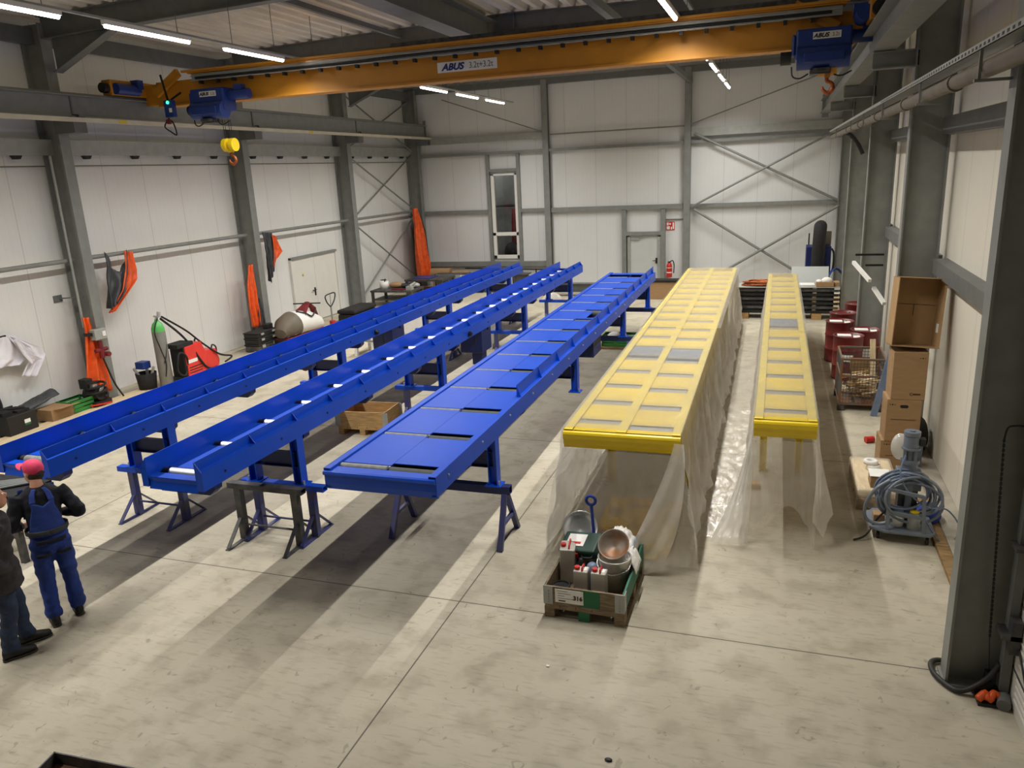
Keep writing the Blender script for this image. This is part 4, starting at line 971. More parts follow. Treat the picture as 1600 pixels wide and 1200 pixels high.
# hung cloths
def drape(name, label, cat, outline, mt, x, depth=.12, folds=3, parent=None, sag=0.):
    """hanging cloth; outline = list of (v, y_left, z, y_right, z) rows from top to bottom"""
    def fn(u, v):
        q = v * (len(outline) - 1); i = min(int(q), len(outline) - 2); f = q - i; a, b = outline[i], outline[i + 1]
        yl, zl, yr, zr = [a[k] + (b[k] - a[k]) * f for k in range(4)]
        xx = x + depth * (.5 + .5 * math.sin(u * PI * 2 * folds + 1.3 * v)) * (.5 + .5 * v) + depth * .5 * fold(u * 2, v * 2, .5)
        return (xx, yl + (yr - yl) * u, zl + (zr - zl) * u - sag * math.sin(PI * u) * (1 - v) + .02 * fold(u * 2, v * 2, 1) * v)
    o = part(name, MB().grid(fn, 30, 28), mt, parent, solid=.012, loc=None if parent else (x, outline[-1][0], outline[-1][1]))
    if parent is None: tag(o, label, cat)
    return o
t = thing('welding_curtain', 'dark grey and orange curtain slung over the pipe beside the first left column', 'welding curtain', (-13.5, 12.9, 1.75))
drape('grey_cloth', '', '', [(12.72, 3.06, 13.32, 3.04), (12.66, 2.7, 13.22, 2.62), (12.55, 2.3, 13.05, 2.2), (12.52, 1.85, 12.75, 2.0)], 'grey_cloth', -13.56, .2, 2.5, t, .45)
drape('orange_cloth', '', '', [(13.22, 3.02, 13.46, 2.98), (13.15, 2.62, 13.48, 2.62), (12.95, 2.2, 13.42, 2.38), (12.5, 1.78, 12.66, 1.8)], 'orange_cloth', -13.5, .08, 2, t)
t = thing('welding_curtain', 'orange welding curtain tied narrow at the foot of the first left column', 'welding curtain', (-13.4, 11.8, .3))
drape('cloth', '', '', [(11.78, 1.82, 11.95, 1.8), (11.76, 1.5, 11.98, 1.45), (11.62, .95, 12.06, .9), (11.42, .2, 12.1, .2)], 'orange_cloth', -13.45, .14, 2, t)
part('strap', MB().box(-13.42, 11.74, 1.44, -13.26, 12.0, 1.5), 'black', t)
t = thing('welding_curtain', 'orange curtain rolled slim against the second left column', 'welding curtain', (-13.4, 17.2, .6))
drape('orange_cloth', '', '', [(17.22, 2.2, 17.42, 2.2), (17.02, 1.7, 17.4, 1.7), (16.96, 1.1, 17.35, 1.1), (17.0, .55, 17.3, .55)], 'orange_cloth', -13.45, .14, 2, t)
drape('grey_cloth', '', '', [(17.38, 1.3, 17.5, 1.3), (17.3, .9, 17.52, .9), (17.25, .5, 17.5, .5)], 'grey_cloth', -13.42, .1, 2, t)
t = thing('welding_curtain', 'short dark curtain with orange lining hung behind the second left column', 'welding curtain', (-13.5, 18.4, 1.8))
drape('grey_cloth', '', '', [(18.05, 3.0, 18.5, 2.95), (18.05, 2.5, 18.5, 2.5), (18.05, 1.6, 18.25, 1.9)], 'grey_cloth', -13.5, .14, 2, t)
drape('orange_cloth', '', '', [(18.42, 2.9, 18.6, 2.85), (18.4, 2.5, 18.8, 2.4), (18.25, 2.0, 18.4, 2.2)], 'orange_cloth', -13.45, .08, 2, t)
t = thing('welding_curtain', 'long orange curtain with grey backing hanging in the far left corner', 'welding curtain', (-13.3, 27.2, .3))
drape('orange_cloth', '', '', [(27.05, 3.1, 27.35, 3.1), (26.95, 2.3, 27.75, 2.3), (26.9, 1.2, 27.85, 1.2), (27.0, .3, 27.9, .3)], 'orange_cloth', -13.3, .28, 3, t)
drape('grey_cloth', '', '', [(27.6, 3.0, 28.0, 2.7), (27.75, 2.2, 28.2, 2.2), (27.8, 1.2, 28.25, 1.2), (27.8, .3, 28.2, .3)], 'grey_cloth', -13.38, .15, 2, t)
t = thing('work_coat', 'white work coat hanging from a hook on the left wall', 'coat', (-13.8, 10.3, .9))
drape('coat_body', '', '', [(10.05, 1.74, 10.42, 1.74), (9.6, 1.58, 10.6, 1.5), (9.3, 1.38, 10.62, 1.28), (9.2, 1.3, 10.4, 1.16)], 'white_cloth', -13.74, .1, 3, t)
drape('sleeve', '', '', [(10.32, 1.74, 10.44, 1.72), (10.45, 1.5, 10.92, 1.42), (10.6, 1.2, 11.0, 1.24), (10.38, .95, 10.68, .86)], 'white_cloth', -13.72, .1, 2, t)
drape('sleeve', '', '', [(10.36, 1.68, 10.46, 1.66), (10.46, 1.36, 10.66, 1.32), (10.56, 1.14, 10.8, 1.2)], 'white_cloth', -13.62, .09, 1, t)
part('hook', MB().cyl((-13.9, 10.32, 1.72), (-13.74, 10.32, 1.75), .02), 'black', t)
t = thing('dark_jacket', 'dark jacket hanging on the left wall at the very edge of the view', 'jacket', (-13.8, 9.75, .6))
drape('body', '', '', [(9.5, 1.1, 9.82, 1.05), (9.3, .8, 9.9, .8), (9.3, .3, 9.86, .3)], 'jacket', -13.8, .2, 2, t)
# gas bottle and welder
t = thing('gas_bottle', 'tall grey gas bottle with green shoulder standing beside the red welder', 'gas bottle', (-12.75, 13.1, 0))
gx, gy = -12.75, 13.05
part('cylinder', MB().lathe([(0, .06), (.13, .06), (.14, .08), (.14, 1.28), (.138, 1.30)], (gx, gy, 0)), 'bottle_grey', t)
part('shoulder', MB().lathe([(.139, 1.29), (.135, 1.36), (.10, 1.46), (.05, 1.51), (.035, 1.56), (0, 1.56)], (gx, gy, 0)), 'green_cap', t)
part('valve', MB().cyl((gx, gy, 1.56), (gx, gy, 1.64), .022).cyl((gx - .05, gy, 1.62), (gx + .08, gy, 1.62), .02).cyl((gx + .08, gy, 1.60), (gx + .08, gy + .02, 1.72), .04), 'zinc', t)
part('base_plate', MB().cyl((gx, gy, 0), (gx, gy, .06), .16, n=20), 'black', t)
part('chain', MB().tube([(gx + .12 * math.cos(a), gy + .12 * math.sin(a), .62) for a in [i * PI / 9 for i in range(18)]], .006, close=True), 'steel_dark', t)
part('hose', MB().tube([(gx + .06, gy - .02, 1.6), (gx + .05, gy - .16, 1.3), (gx + .12, gy - .13, .9), (gx + .15, gy - .08, .6), (gx + .1, gy - .1, .3)], .012, sub=6).tube([(gx + .13, gy + .03, 1.0), (gx + .14, gy - .04, .75), (gx + .12, gy - .1, .6)], .01, sub=4), 'black', t)
t = thing('welding_machine', 'red welding machine with a wire feeder in front, beside the gas bottle', 'welder', (-12.6, 14.0, 0))
part('cabinet', MB().prism([(13.42, .14), (13.98, .16), (14.06, .62), (13.94, .88), (13.40, .86)], 'x', -12.86, -12.44), 'red_weld', t, bevel=.02)
part('wire_feeder', MB().prism([(14.0, .17), (14.5, .17), (14.55, .3), (14.46, .6), (14.05, .62)], 'x', -12.82, -12.5), 'red_weld', t, bevel=.02)
part('rear_panel', MB().box(-12.84, 13.37, .12, -12.46, 13.42, .86), 'black', t, bevel=.02)
part('vent_slots', MB().box(-12.441, 13.46, .24, -12.436, 13.86, .26).box(-12.441, 13.46, .3, -12.436, 13.88, .32).box(-12.441, 13.46, .36, -12.436, 13.9, .38), 'black', t)
part('white_stripe', MB().box(-12.441, 13.46, .47, -12.436, 13.75, .55), 'white_paper', t)
part('handle', MB().tube([(-12.65, 13.95, .82), (-12.65, 14.02, .93), (-12.65, 14.16, .78), (-12.65, 14.16, .62)], .02, sub=4).tube([(-12.65, 14.46, .5), (-12.65, 14.52, .66), (-12.65, 14.64, .58), (-12.65, 14.62, .4)], .018, sub=4), 'black', t)
part('cart_base', MB().box(-12.9, 13.2, .06, -12.4, 14.6, .13).cyl((-12.9, 13.4, .09), (-12.4, 13.4, .09), .09).cyl((-12.9, 14.4, .07), (-12.4, 14.4, .07), .07), 'black', t)
part('hose_pack', MB().tube([(-12.7, 13.12, 1.56), (-12.6, 13.5, 1.15), (-12.5, 13.7, .8), (-12.42, 13.8, .5), (-12.42, 14.05, .22), (-12.3, 14.4, .15)], .026, sub=6).tube([(-12.68, 13.14, 1.6), (-12.6, 13.7, 1.18), (-12.55, 14.1, .8), (-12.45, 14.5, .45), (-12.4, 14.85, .32), (-12.4, 14.6, .24)], .022, sub=6), 'black_soft', t)
part('coiled_cable', MB().tube([(-12.45 + .02 * math.sin(a * 3), 13.28 + .16 * math.cos(a), .5 + .26 * math.sin(a)) for a in [i * .4 for i in range(40)]], .022).box(-12.8, 13.2, .86, -12.45, 13.7, .95), 'black_soft', t)
t = thing('junk_bucket', 'dark bucket stuffed with metal scraps and cables left of the gas bottle', 'bucket', (-13.2, 12.85, 0))
part('bucket', MB().lathe([(0, .01), (.18, .01), (.22, .4), (.21, .4), (.16, .03), (0, .03)], (-13.1, 12.85, 0)), 'black_soft', t)
q = MB()
for i in range(12):
    a = i * 2.1; q.cyl((-13.1 + .08 * math.cos(a), 12.85 + .08 * math.sin(a), .2), (-13.1 + .24 * math.cos(a), 12.85 + .22 * math.sin(a), .52 + .12 * math.sin(a * 3)), .03, n=6)
part('metal_scrap', q, 'galv_light', t)
part('blue_tool', MB().box(-13.22, 12.7, .5, -12.98, 12.92, .66), 'crane_blue', t, bevel=.02)
# tool boxes at second column
def toolbox(x, y, z, h, label, mt):
    t = thing('tool_box', label, 'tool box', (x, y, z), 0, 'stacked tool boxes', local=True)
    part('case', MB().box(-.2, -.42, 0, .25, .42, h * .75), mt, t, bevel=.02)
    part('lid', MB().box(-.21, -.44, h * .75, .26, .44, h), 'black_soft', t, bevel=.02)
    part('latch', MB().box(.26, -.3, h * .5, .275, -.18, h * .85).box(.26, .18, h * .5, .275, .3, h * .85), 'galv_light', t)
toolbox(-13.05, 16.85, .0, .22, 'grey lower tool box of the stack beside the second left column', 'steel_dark')
toolbox(-13.05, 16.85, .221, .16, 'black middle tool box of the stack beside the second left column', 'black')
toolbox(-13.05, 16.85, .382, .14, 'black top tool box of the stack beside the second left column', 'black')
o = part('small_gauge', MB().box(-13.05, 17.0, .523, -12.9, 17.25, .65), 'black', loc=(-13, 17.1, .523), bevel=.015); tag(o, 'small black gauge box on top of the tool box stack', 'gauge')
# floor cleaning machine and pallet truck
t = thing('scrubber_machine', 'white and red floor scrubber machine in front of the double door', 'scrubber', (-12.6, 18.0, 0))
part('tank', MB().loft([((-12.6, y, z), a, b, (1, 0, 0), (0, -.2, 1)) for y, z, a, b in ((17.2, .35, .2, .14), (17.4, .46, .32, .28), (17.9, .52, .34, .34), (18.5, .45, .34, .32), (18.8, .38, .3, .24))], n=20), 'white_plastic', t, label='white tank')
part('front_cover', MB().loft([((-12.6, y, z), a, b, (1, 0, 0), (0, -.2, 1)) for y, z, a, b in ((17.12, .36, .18, .13), (17.35, .48, .33, .30), (17.7, .53, .35, .355))], n=20), 'pipe_beige', t)
part('base', MB().box(-12.9, 17.15, .08, -12.3, 18.85, .24), 'red_dark', t, bevel=.04)
part('brush_deck', MB().cyl((-12.6, 17.3, .02), (-12.6, 17.3, .2), .3, n=24), 'black', t)
part('handle_column', MB().loft([((-12.6, y, z), a, .05, (1, 0, 0), (0, .5, .8)) for y, z, a in ((18.0, .72, .26), (18.3, .86, .16), (18.5, .97, .1))], n=12).loft([((-12.6, y, z), .1, .06, (1, 0, 0), (0, .8, .5)) for y, z in ((18.5, .97), (18.75, .8), (18.85, .55))], n=12), 'red_dark', t)
part('handle_bar', MB().cyl((-12.95, 18.35, .97), (-12.25, 18.65, .95), .018), 'black', t)
part('cable_loop', MB().tube([(-12.5, 17.8, .86), (-12.35, 18.0, .78), (-12.28, 18.2, .66), (-12.3, 18.4, .76), (-12.4, 18.6, .82)], .02, sub=5), 'black', t)
part('wheel', MB().cyl((-12.28, 18.5, .1), (-12.22, 18.5, .1), .1, n=20).cyl((-12.98, 18.5, .1), (-12.92, 18.5, .1), .1, n=20), 'black', t)
t = thing('pallet_truck', 'hand pallet truck with loop handle standing in front of the double door', 'pallet truck', (-12.4, 19.4, 0))
part('handle', MB().tube([(-12.4, 19.4, .7), (-12.4, 19.22, .86), (-12.4, 19.16, 1.05), (-12.4, 19.42, 1.09), (-12.4, 19.68, 1.07), (-12.4, 19.62, .88), (-12.4, 19.4, .7)], .018, sub=4), 'black', t)
part('tiller', MB().cyl((-12.4, 19.4, .2), (-12.4, 19.4, .72), .022).cyl((-12.4, 19.4, .7), (-12.4, 19.42, 1.06), .01), 'galv', t)
part('pump', MB().cyl((-12.4, 19.4, .05), (-12.4, 19.4, .3), .09), 'red', t)
part('fork', MB().box(-12.6, 19.5, .06, -12.45, 20.6, .12), 'red', t); part('fork', MB().box(-12.3, 19.5, .06, -12.15, 20.6, .12), 'red', t)
part('wheel', MB().cyl((-12.5, 19.4, .08), (-12.3, 19.4, .08), .08), 'black', t)
t = thing('black_case', 'black plastic transport case right of the pallet truck handle', 'case', (-12.6, 21.2, 0))
part('shell', MB().box(-12.9, 20.5, .0, -12.3, 21.9, .26), 'black', t, bevel=.05)
part('lid', MB().box(-12.92, 20.48, .265, -12.28, 21.92, .40), 'black_soft', t, bevel=.06)
# ------------------------------------------------------------------ work benches and clutter in the far left corner
def bench(name, label, x0, y0, x1, y1, h, mt):
    t = thing(name, label, 'workbench', ((x0 + x1) / 2, (y0 + y1) / 2, 0))
    part('top', MB().box(x0, y0, h - .06, x1, y1, h), mt, t)
    for x in (x0 + .06, x1 - .06):
        for y in (y0 + .06, y1 - .06): part('leg', MB().box(x - .04, y - .04, 0, x + .04, y + .04, h - .06), mt, t)
    part('lower_shelf', MB().box(x0 + .05, y0 + .05, .2, x1 - .05, y1 - .05, .24), mt, t)
    return t
bench('workbench', 'dark steel workbench loaded with tools behind the third left column', -13.3, 23.35, -11.75, 24.4, .55, 'steel_dark')
bench('workbench', 'second dark workbench with a blue sheet under the orange corner curtain', -12.9, 25.2, -11.4, 26.4, .66, 'steel_dark')
o = part('blue_sheet', MB().box(-12.7, 25.4, .662, -12.0, 26.2, .68), 'crane_blue', loc=(-12.4, 25.8, .662)); tag(o, 'flat blue sheet lying on the second workbench', 'sheet')
t = thing('paint_bucket', 'white bucket on the workbench next to the third left column', 'bucket', (-13.0, 23.8, .55))
part('body', MB().lathe([(0, 0), (.15, 0), (.17, .26), (.16, .26), (.14, .01), (0, .01)], (-12.98, 23.8, .551)), 'white_plastic', t)
part('scoop', MB().cyl((-13.0, 23.8, .6), (-12.9, 23.75, .9), .02).ell((-12.98, 23.78, .86), (.12, .08, .02)), 'black', t)
o = part('brown_sack', MB().ell((-12.6, 24.0, .66), (.28, .2, .11)), 'cardboard', loc=(-12.6, 24, .551)); tag(o, 'brown sack lying on the workbench', 'sack')
t = thing('angle_grinder', 'black power tool lying beside the brown sack on the workbench', 'power tool', (-12.2, 24.0, .551))
part('motor', MB().cyl((-12.35, 23.9, .64), (-12.05, 24.05, .64), .085), 'black', t); part('disc', MB().cyl((-12.0, 24.0, .60), (-12.0, 24.0, .63), .11), 'chrome', t)
o = part('red_box', MB().box(-12.55, 23.5, .551, -12.1, 23.65, .59), 'red_dark', loc=(-12.3, 23.6, .551)); tag(o, 'small dark red box at the front of the workbench', 'box')
o = part('scrap_heap', MB().ell((-11.95, 24.2, .62), (.14, .12, .09)).box(-12.0, 23.5, .55, -11.8, 23.7, .68).cyl((-11.9, 23.6, .68), (-11.85, 23.9, .75), .04), 'galv_light', loc=(-11.9, 24, .551)); tag(o, 'metal fittings piled on the right end of the workbench', 'fittings')
t = thing('film_wrapped_rack', 'long low frame wrapped in clear film behind the benches', 'rack', (-10.6, 26.3, 0))
part('frame', MB().box(-12.3, 26.55, .0, -8.6, 26.65, .66).box(-12.3, 26.5, .64, -8.6, 27.0, .68), 'steel_dark', t)
part('film_wrap', MB().box(-12.2, 26.45, .1, -9.3, 26.5, .66), 'film_side', t)
q = MB()
for i in range(7): part('strap', MB().box(-12.2 + i * .5, 26.43, .05, -12.17 + i * .5, 26.45, .66), 'white_paper', t)
t = thing('cardboard_roll', 'rolled brown cardboard at the foot of the corner behind the benches', 'cardboard roll', (-12.2, 27.4, .0))
part('roll', MB().cyl((-12.75, 27.3, .62), (-11.95, 27.3, .62), .19, n=18).box(-12.7, 27.2, 0, -12, 27.5, .45), 'cardboard', t)
o = part('cardboard_bundle', MB().cyl((-11.9, 27.3, .55), (-11.3, 27.5, .55), .15, n=16).box(-11.9, 27.2, 0, -11.3, 27.6, .42), 'cardboard', loc=(-11.6, 27.4, 0)); tag(o, 'second bundle of brown cardboard beside the roll', 'cardboard')
t = thing('steel_rack', 'thin dark steel rack of rods along the end wall under the window', 'rack', (-9.8, 27.9, 0))
q = MB().cyl((-11.6, 27.9, .72), (-8.4, 27.9, .66), .025).cyl((-10.6, 27.9, .4), (-8.5, 27.9, .42), .02)
for i in range(5): q.cyl((-10.9 + i * .55, 27.9, 0), (-10.9 + i * .55, 27.9, .7), .025)
part('rods', q, 'black', t)
part('sheet_stack', MB().box(-11.6, 27.6, .0, -9.0, 28.2, .1).bar((-11.4, 27.7, .62), (-10.8, 27.8, .36), .12, .02), 'galv', t)
# things on the floor below the conveyors (seen between legs)
def boxy(name, label, cat, x0, y0, z0, x1, y1, z1, mt, bev=.01):
    o = part(name, MB().box(x0, y0, z0, x1, y1, z1), mt, loc=((x0 + x1) / 2, (y0 + y1) / 2, z0), bevel=bev); return tag(o, label, cat)
def cabinet(x, y, w, d, h, label):
    t = thing('control_cabinet', label, 'cabinet', (x, y, 0), 0, None, local=True)
    part('body', MB().box(-w / 2, -d / 2, .12, w / 2, d / 2, h), 'door_white', t, bevel=.01)
    part('door', MB().box(-w / 2 + .02, -d / 2 - .012, .15, w / 2 - .02, -d / 2, h - .03), 'white_plastic', t, bevel=.004)
    for a in (-1, 1):
        for b in (-1, 1): part('leg', MB().box(a * (w / 2 - .05) - .03, b * (d / 2 - .05) - .03, 0, a * (w / 2 - .05) + .03, b * (d / 2 - .05) + .03, .12), 'door_white', t)
cabinet(-9.3, 18.8, .8, .5, .95, 'light grey cabinet seen under the leftmost conveyor near its middle')
cabinet(-7.0, 17.9, .55, .5, .75, 'light grey cabinet seen under the middle conveyor near its middle')
t = thing('step_stool', 'white metal step frame standing behind the leftmost conveyor legs', 'step stool', (-9.7, 17.0, 0))
for x in (-9.95, -9.45):
    for y in (16.5, 17.2): part('leg', MB().box(x - .04, y - .04, 0, x + .04, y + .04, .72), 'white_plastic', t)
part('top', MB().box(-10.0, 16.45, .72, -9.4, 17.25, .77), 'white_plastic', t); part('step', MB().box(-10, 16.45, .38, -9.4, 16.7, .42), 'galv', t)
t = thing('red_valve_stand', 'dark red valve block on a stand under the leftmost conveyor', 'valve', (-9.3, 13.6, 0))
part('block', MB().box(-9.6, 13.5, .45, -9.2, 13.8, .72).cyl((-9.4, 13.45, .55), (-9.4, 13.85, .55), .13), 'red_dark', t, bevel=.02)
part('stand', MB().cyl((-9.4, 13.65, .0), (-9.4, 13.65, .46), .03).box(-9.6, 13.5, 0, -9.2, 13.8, .03), 'black', t)
crate('green_crate', 'green slatted crate on the floor beside the far legs of the flat blue conveyor', -3.62, 18.3, .06, .8, .5, .26, 'green_crate')
o = boxy('wood_pallet', 'dark wooden board under the green crate behind the flat conveyor', 'board', -4.1, 18.0, 0, -3.1, 18.6, .06, 'wood_brown')
o = part('white_bag', MB().ell((-3.75, 18.3, .28), (.16, .13, .1)), 'rag', loc=(-3.75, 18.3, .08)); tag(o, 'white bag lying in the green crate behind the flat conveyor', 'bag')
o = part('film_bundle', MB().ell((-6.5, 22.4, .35), (.35, .2, .33)), 'film_side', loc=(-6.5, 22.4, 0)); tag(o, 'bundle of clear film standing near the far legs of the middle conveyor', 'film bundle')
# ------------------------------------------------------------------ end wall: sill beam, box, extinguisher, sign
t = thing('steel_beam', 'long grey steel beam lying on blocks in front of the end wall', 'steel beam', (-5.2, 26.0, 0))
part('beam', MB().ibeam((-8.4, 25.9, .30), (-2.3, 25.9, .30), .3, .3), 'galv_dark', t)
part('block', MB().box(-8, 25.75, 0, -7.8, 26.05, .15).box(-4.9, 25.75, 0, -4.7, 26.05, .15).box(-2.7, 25.75, 0, -2.5, 26.05, .15), 'wood', t)
t = thing('cardboard_box', 'large brown cardboard box with black lid in front of the grey door', 'box', (-3.5, 25.4, 0))
part('body', MB().box(-4.0, 25.3, .0, -3.0, 25.7, .56), 'cardboard', t)
part('lid', MB().box(-4.02, 25.26, .562, -2.98, 25.72, .64), 'black_soft', t, bevel=.02)
t = thing('fire_extinguisher', 'red fire extinguisher with black hose beside the grey door', 'fire extinguisher', (-3.72, 28.25, .38))
ex, ey, ez = -3.75, 28.2, .32
part('bottle', MB().lathe([(0, 0), (.095, .0), (.1, .02), (.1, .42), (.07, .5), (.035, .53), (0, .53)], (ex, ey, ez)), 'red', t)
part('label_band', MB().lathe([(.101, .16), (.101, .2)], (ex, ey, ez), 24).lathe([(.101, .34), (.101, .36)], (ex, ey, ez), 24), 'white_paper', t)
part('valve', MB().box(ex - .05, ey - .03, ez + .53, ex + .05, ey + .03, ez + .57), 'black', t)
part('hose', MB().tube([(ex + .03, ey, ez + .56), (ex + .12, ey, ez + .6), (ex + .17, ey, ez + .45), (ex + .16, ey, ez + .15)], .018, sub=5), 'black', t)
part('bracket', MB().box(ex - .04, ey + .09, ez + .2, ex + .04, 28.34, ez + .3), 'galv', t)
t = thing('fire_sign', 'small red and white fire extinguisher sign on the end wall', 'sign', (-3.75, 28.48, 2.14))
part('panel', MB().box(-3.91, 28.478, 1.98, -3.61, 28.498, 2.28), 'red', t)
part('symbol', MB().box(-3.89, 28.474, 2.15, -3.82, 28.478, 2.25).box(-3.80, 28.474, 2.17, -3.74, 28.478, 2.23).box(-3.89, 28.474, 2.01, -3.78, 28.478, 2.12).box(-3.68, 28.474, 2.02, -3.63, 28.478, 2.25).box(-3.74, 28.474, 2.0, -3.70, 28.478, 2.1), 'white_paper', t)
o = part('wall_conduit', MB().cyl((-3.95, 28.46, 2.36), (-3.28, 28.46, 2.36), .02), 'galv_dark', loc=(-3.6, 28.46, 2.36)); tag(o, 'thin conduit above the red fire sign', 'conduit')
# stack of dark steel sections on a pallet, cables, tray, compressor
t = thing('steel_section_stack', 'stack of dark steel sections spaced by blocks between and right of the yellow conveyors', 'steel stack', (.4, 22.6, 0))
for i in range(6):
    z = .16 + i * .118
    part('steel_section', MB().box(-1.1, 22.25, z, 1.55, 22.95, z + .012).box(-1.1, 22.25, z, 1.55, 22.26, z + .075).box(-1.1, 22.94, z, 1.55, 22.95, z + .075), 'steel_dark' if i % 2 else 'black', t)
    part('spacer', MB().box(1.44, 22.22, z + .075, 1.58, 22.95, z + .118).box(-.3, 22.3, z + .03, -.2, 22.95, z + .118).box(.9, 22.3, z + .012, 1.0, 22.9, z + .118), 'white_paper' if i > 3 else 'wood_pale', t)
part('top_sheet', MB().box(-1.1, 22.2, .87, 1.58, 23.0, .89), 'galv_light', t)
part('support_block', MB().box(.9, 22.2, 0, 1.15, 22.95, .16).box(-1, 22.2, 0, -.75, 22.95, .16), 'wood', t)
q = MB()
for i in range(9):
    rr = .16 + .018 * i; q.tube([(-.45 + rr * 1.7 * math.cos(a + i), 22.55 + rr * .9 * math.sin(a + i), .92 + .025 * (i % 4) + .02 * math.sin(a * 2 + i)) for a in [j * PI / 10 for j in range(20)]], .02, close=True, n=6)
o = part('cable_coil', q, ['copper'], loc=(-.45, 22.55, .89)); tag(o, 'brown coil of cable on the steel stack between the yellow conveyors', 'cable coil')
t = thing('cardboard_tray', 'small cardboard tray with white rags on the steel stack', 'tray', (1.2, 22.4, .89))
q = MB().box(.98, 22.25, .891, 1.42, 22.65, .9)
for a in ((.98, 22.25, 1.42, 22.26), (.98, 22.64, 1.42, 22.65), (.98, 22.26, .99, 22.64), (1.41, 22.26, 1.42, 22.64)): q.box(a[0], a[1], .891, a[2], a[3], 1.02)
part('body', q, 'cardboard', t); part('rag', MB().ell((1.25, 22.45, 1.03), (.14, .12, .1)).ell((1.05, 22.5, 1.0), (.08, .1, .06)), 'rag', t)
boxy('foam_sheet', 'white foam sheet lying on the steel stack beside the narrow yellow conveyor', 'sheet', .45, 22.5, .891, .95, 22.9, .91, 'white_plastic', .003)
boxy('cardboard_box', 'small brown box on the right end of the steel stack', 'box', 1.44, 22.35, .891, 1.57, 22.7, 1.0, 'cardboard')
t = thing('suction_arm', 'dark blue extraction unit with thick black arched hose near the end wall', 'extraction unit', (1.1, 25.8, 0))
part('cabinet', MB().box(.78, 25.6, .3, 1.5, 26.3, 1.62), 'blue_dark', t, bevel=.02)
part('hose', MB().tube([(1.12, 25.45, .72), (1.12, 25.42, 1.5), (1.14, 25.5, 2.05), (1.16, 25.75, 2.22), (1.16, 26.0, 2.05), (1.16, 26.1, 1.6)], .19, n=18, sub=6), 'black_soft', t)
part('back_panel', MB().box(1.1, 26.35, 1.6, 1.52, 26.4, 2.02), 'pipe_beige', t)
part('antenna_post', MB().bar((.86, 26.2, 1.6), (.86, 26.2, 1.98), .04), 'black', t)
part('side_tube', MB().tube([(1.5, 25.7, 1.55), (1.58, 25.7, 1.4), (1.58, 25.7, .95), (1.5, 25.7, .8)], .03, sub=4), 'black', t)
part('stand', MB().box(.8, 25.6, 0, 1.5, 26.3, .3), 'black', t)
o = part('blue_tarp', MB().grid(lambda u, v: (1.35 + .55 * u, 24.3 + .8 * v, .5 + .62 * math.sin(PI * min(.98, .15 + u * .75)) * (1 - .2 * v) + .06 * fold(u * 3, v * 3)), 18, 14), 'crane_blue', solid=.02, loc=(1.6, 24.7, .4)); tag(o, 'bright blue tarpaulin heaped behind the steel stack beside the right wall', 'tarp')
boxy('tarp_base', 'dark box under the blue tarpaulin near the right wall', 'box', 1.3, 24.3, 0, 1.75, 25.1, .55, 'black')
o = part('grey_board', MB().add([(.35, 23.2, .0), (1.35, 23.2, .0), (1.35, 23.75, 1.25), (.35, 23.75, 1.25)], [(0, 1, 2, 3)]), 'door_grey', solid=.02, loc=(.8, 23.5, 0)); tag(o, 'pale grey board leaning behind the steel stack', 'board')
# ------------------------------------------------------------------ right side: drums, mesh box, boxes, trolley
def drum(x, y, label, h=.88, paper=True, z=0):
    t = thing('oil_drum', label, 'drum', (x, y, z), 0, 'dark red drums by the right wall', local=True)
    part('shell', MB().lathe([(0, .01), (.27, .01), (.285, .03), (.275, .05), (.275, .27), (.288, .29), (.275, .31), (.275, .57), (.288, .59), (.275, .61), (.275, h - .03), (.288, h - .01), (.288, h), (.265, h), (.262, h - .025), (0, h - .025)], n=28), 'drum_red', t)
    part('bung', MB().cyl((.12, .1, h - .025), (.12, .1, h - .005), .035).cyl((-.15, -.08, h - .025), (-.15, -.08, h - .01), .02), 'galv_light', t)
    if paper:
        part('label_sheet', MB().grid(lambda u, v: (.28 * math.cos(-2.0 + .75 * u), .28 * math.sin(-2.0 + .75 * u), .36 + .17 * v), 6, 2), 'white_paper', t); part('lid_paper', MB().box(-.2, -.05, h - .025, .05, .15, h - .012), 'white_paper', t); part('lid_paper', MB().box(.08, -.2, h - .025, .2, 0, h - .01), 'white_paper', t)
drum(1.36, 16.15, 'dark red oil drum with white label, front one beside the mesh box')
drum(1.72, 16.75, 'dark red oil drum with papers on its lid, behind the front drum', paper=True)
drum(1.29, 17.6, 'dark red oil drum, third one back next to the right columns', paper=True)
drum(1.42, 18.6, 'dark red oil drum with open ring lid, farthest of the full size drums', paper=False)
t = drum(1.77, 19.25, 'dark red drum standing highest at the back against the right wall', .98, False)
t = thing('mesh_box', 'wire mesh pallet box full of wood scraps in front of the drums', 'mesh box', (1.44, 14.4, 0))
x0, x1, y0, y1 = 1.1, 1.8, 13.95, 14.9
q = MB()
for i in range(15):
    a = i / 14
    q.cyl((x0 + (x1 - x0) * a, y0, .14), (x0 + (x1 - x0) * a, y0, .9), .004, n=5).cyl((x0 + (x1 - x0) * a, y1, .14), (x0 + (x1 - x0) * a, y1, .9), .004, n=5)
    q.cyl((x0, y0 + (y1 - y0) * a, .14), (x0, y0 + (y1 - y0) * a, .9), .004, n=5).cyl((x1, y0 + (y1 - y0) * a, .14), (x1, y0 + (y1 - y0) * a, .9), .004, n=5)
for i in range(14):
    z = .14 + .76 * i / 13
    q.cyl((x0, y0, z), (x1, y0, z), .004, n=5).cyl((x0, y1, z), (x1, y1, z), .004, n=5).cyl((x0, y0, z), (x0, y1, z), .004, n=5).cyl((x1, y0, z), (x1, y1, z), .004, n=5)
part('wire_mesh', q, 'steel_dark', t)
q = MB()
for x in (x0, x1):
    for y in (y0, y1): q.box(x - .02, y - .02, 0, x + .02, y + .02, .92)
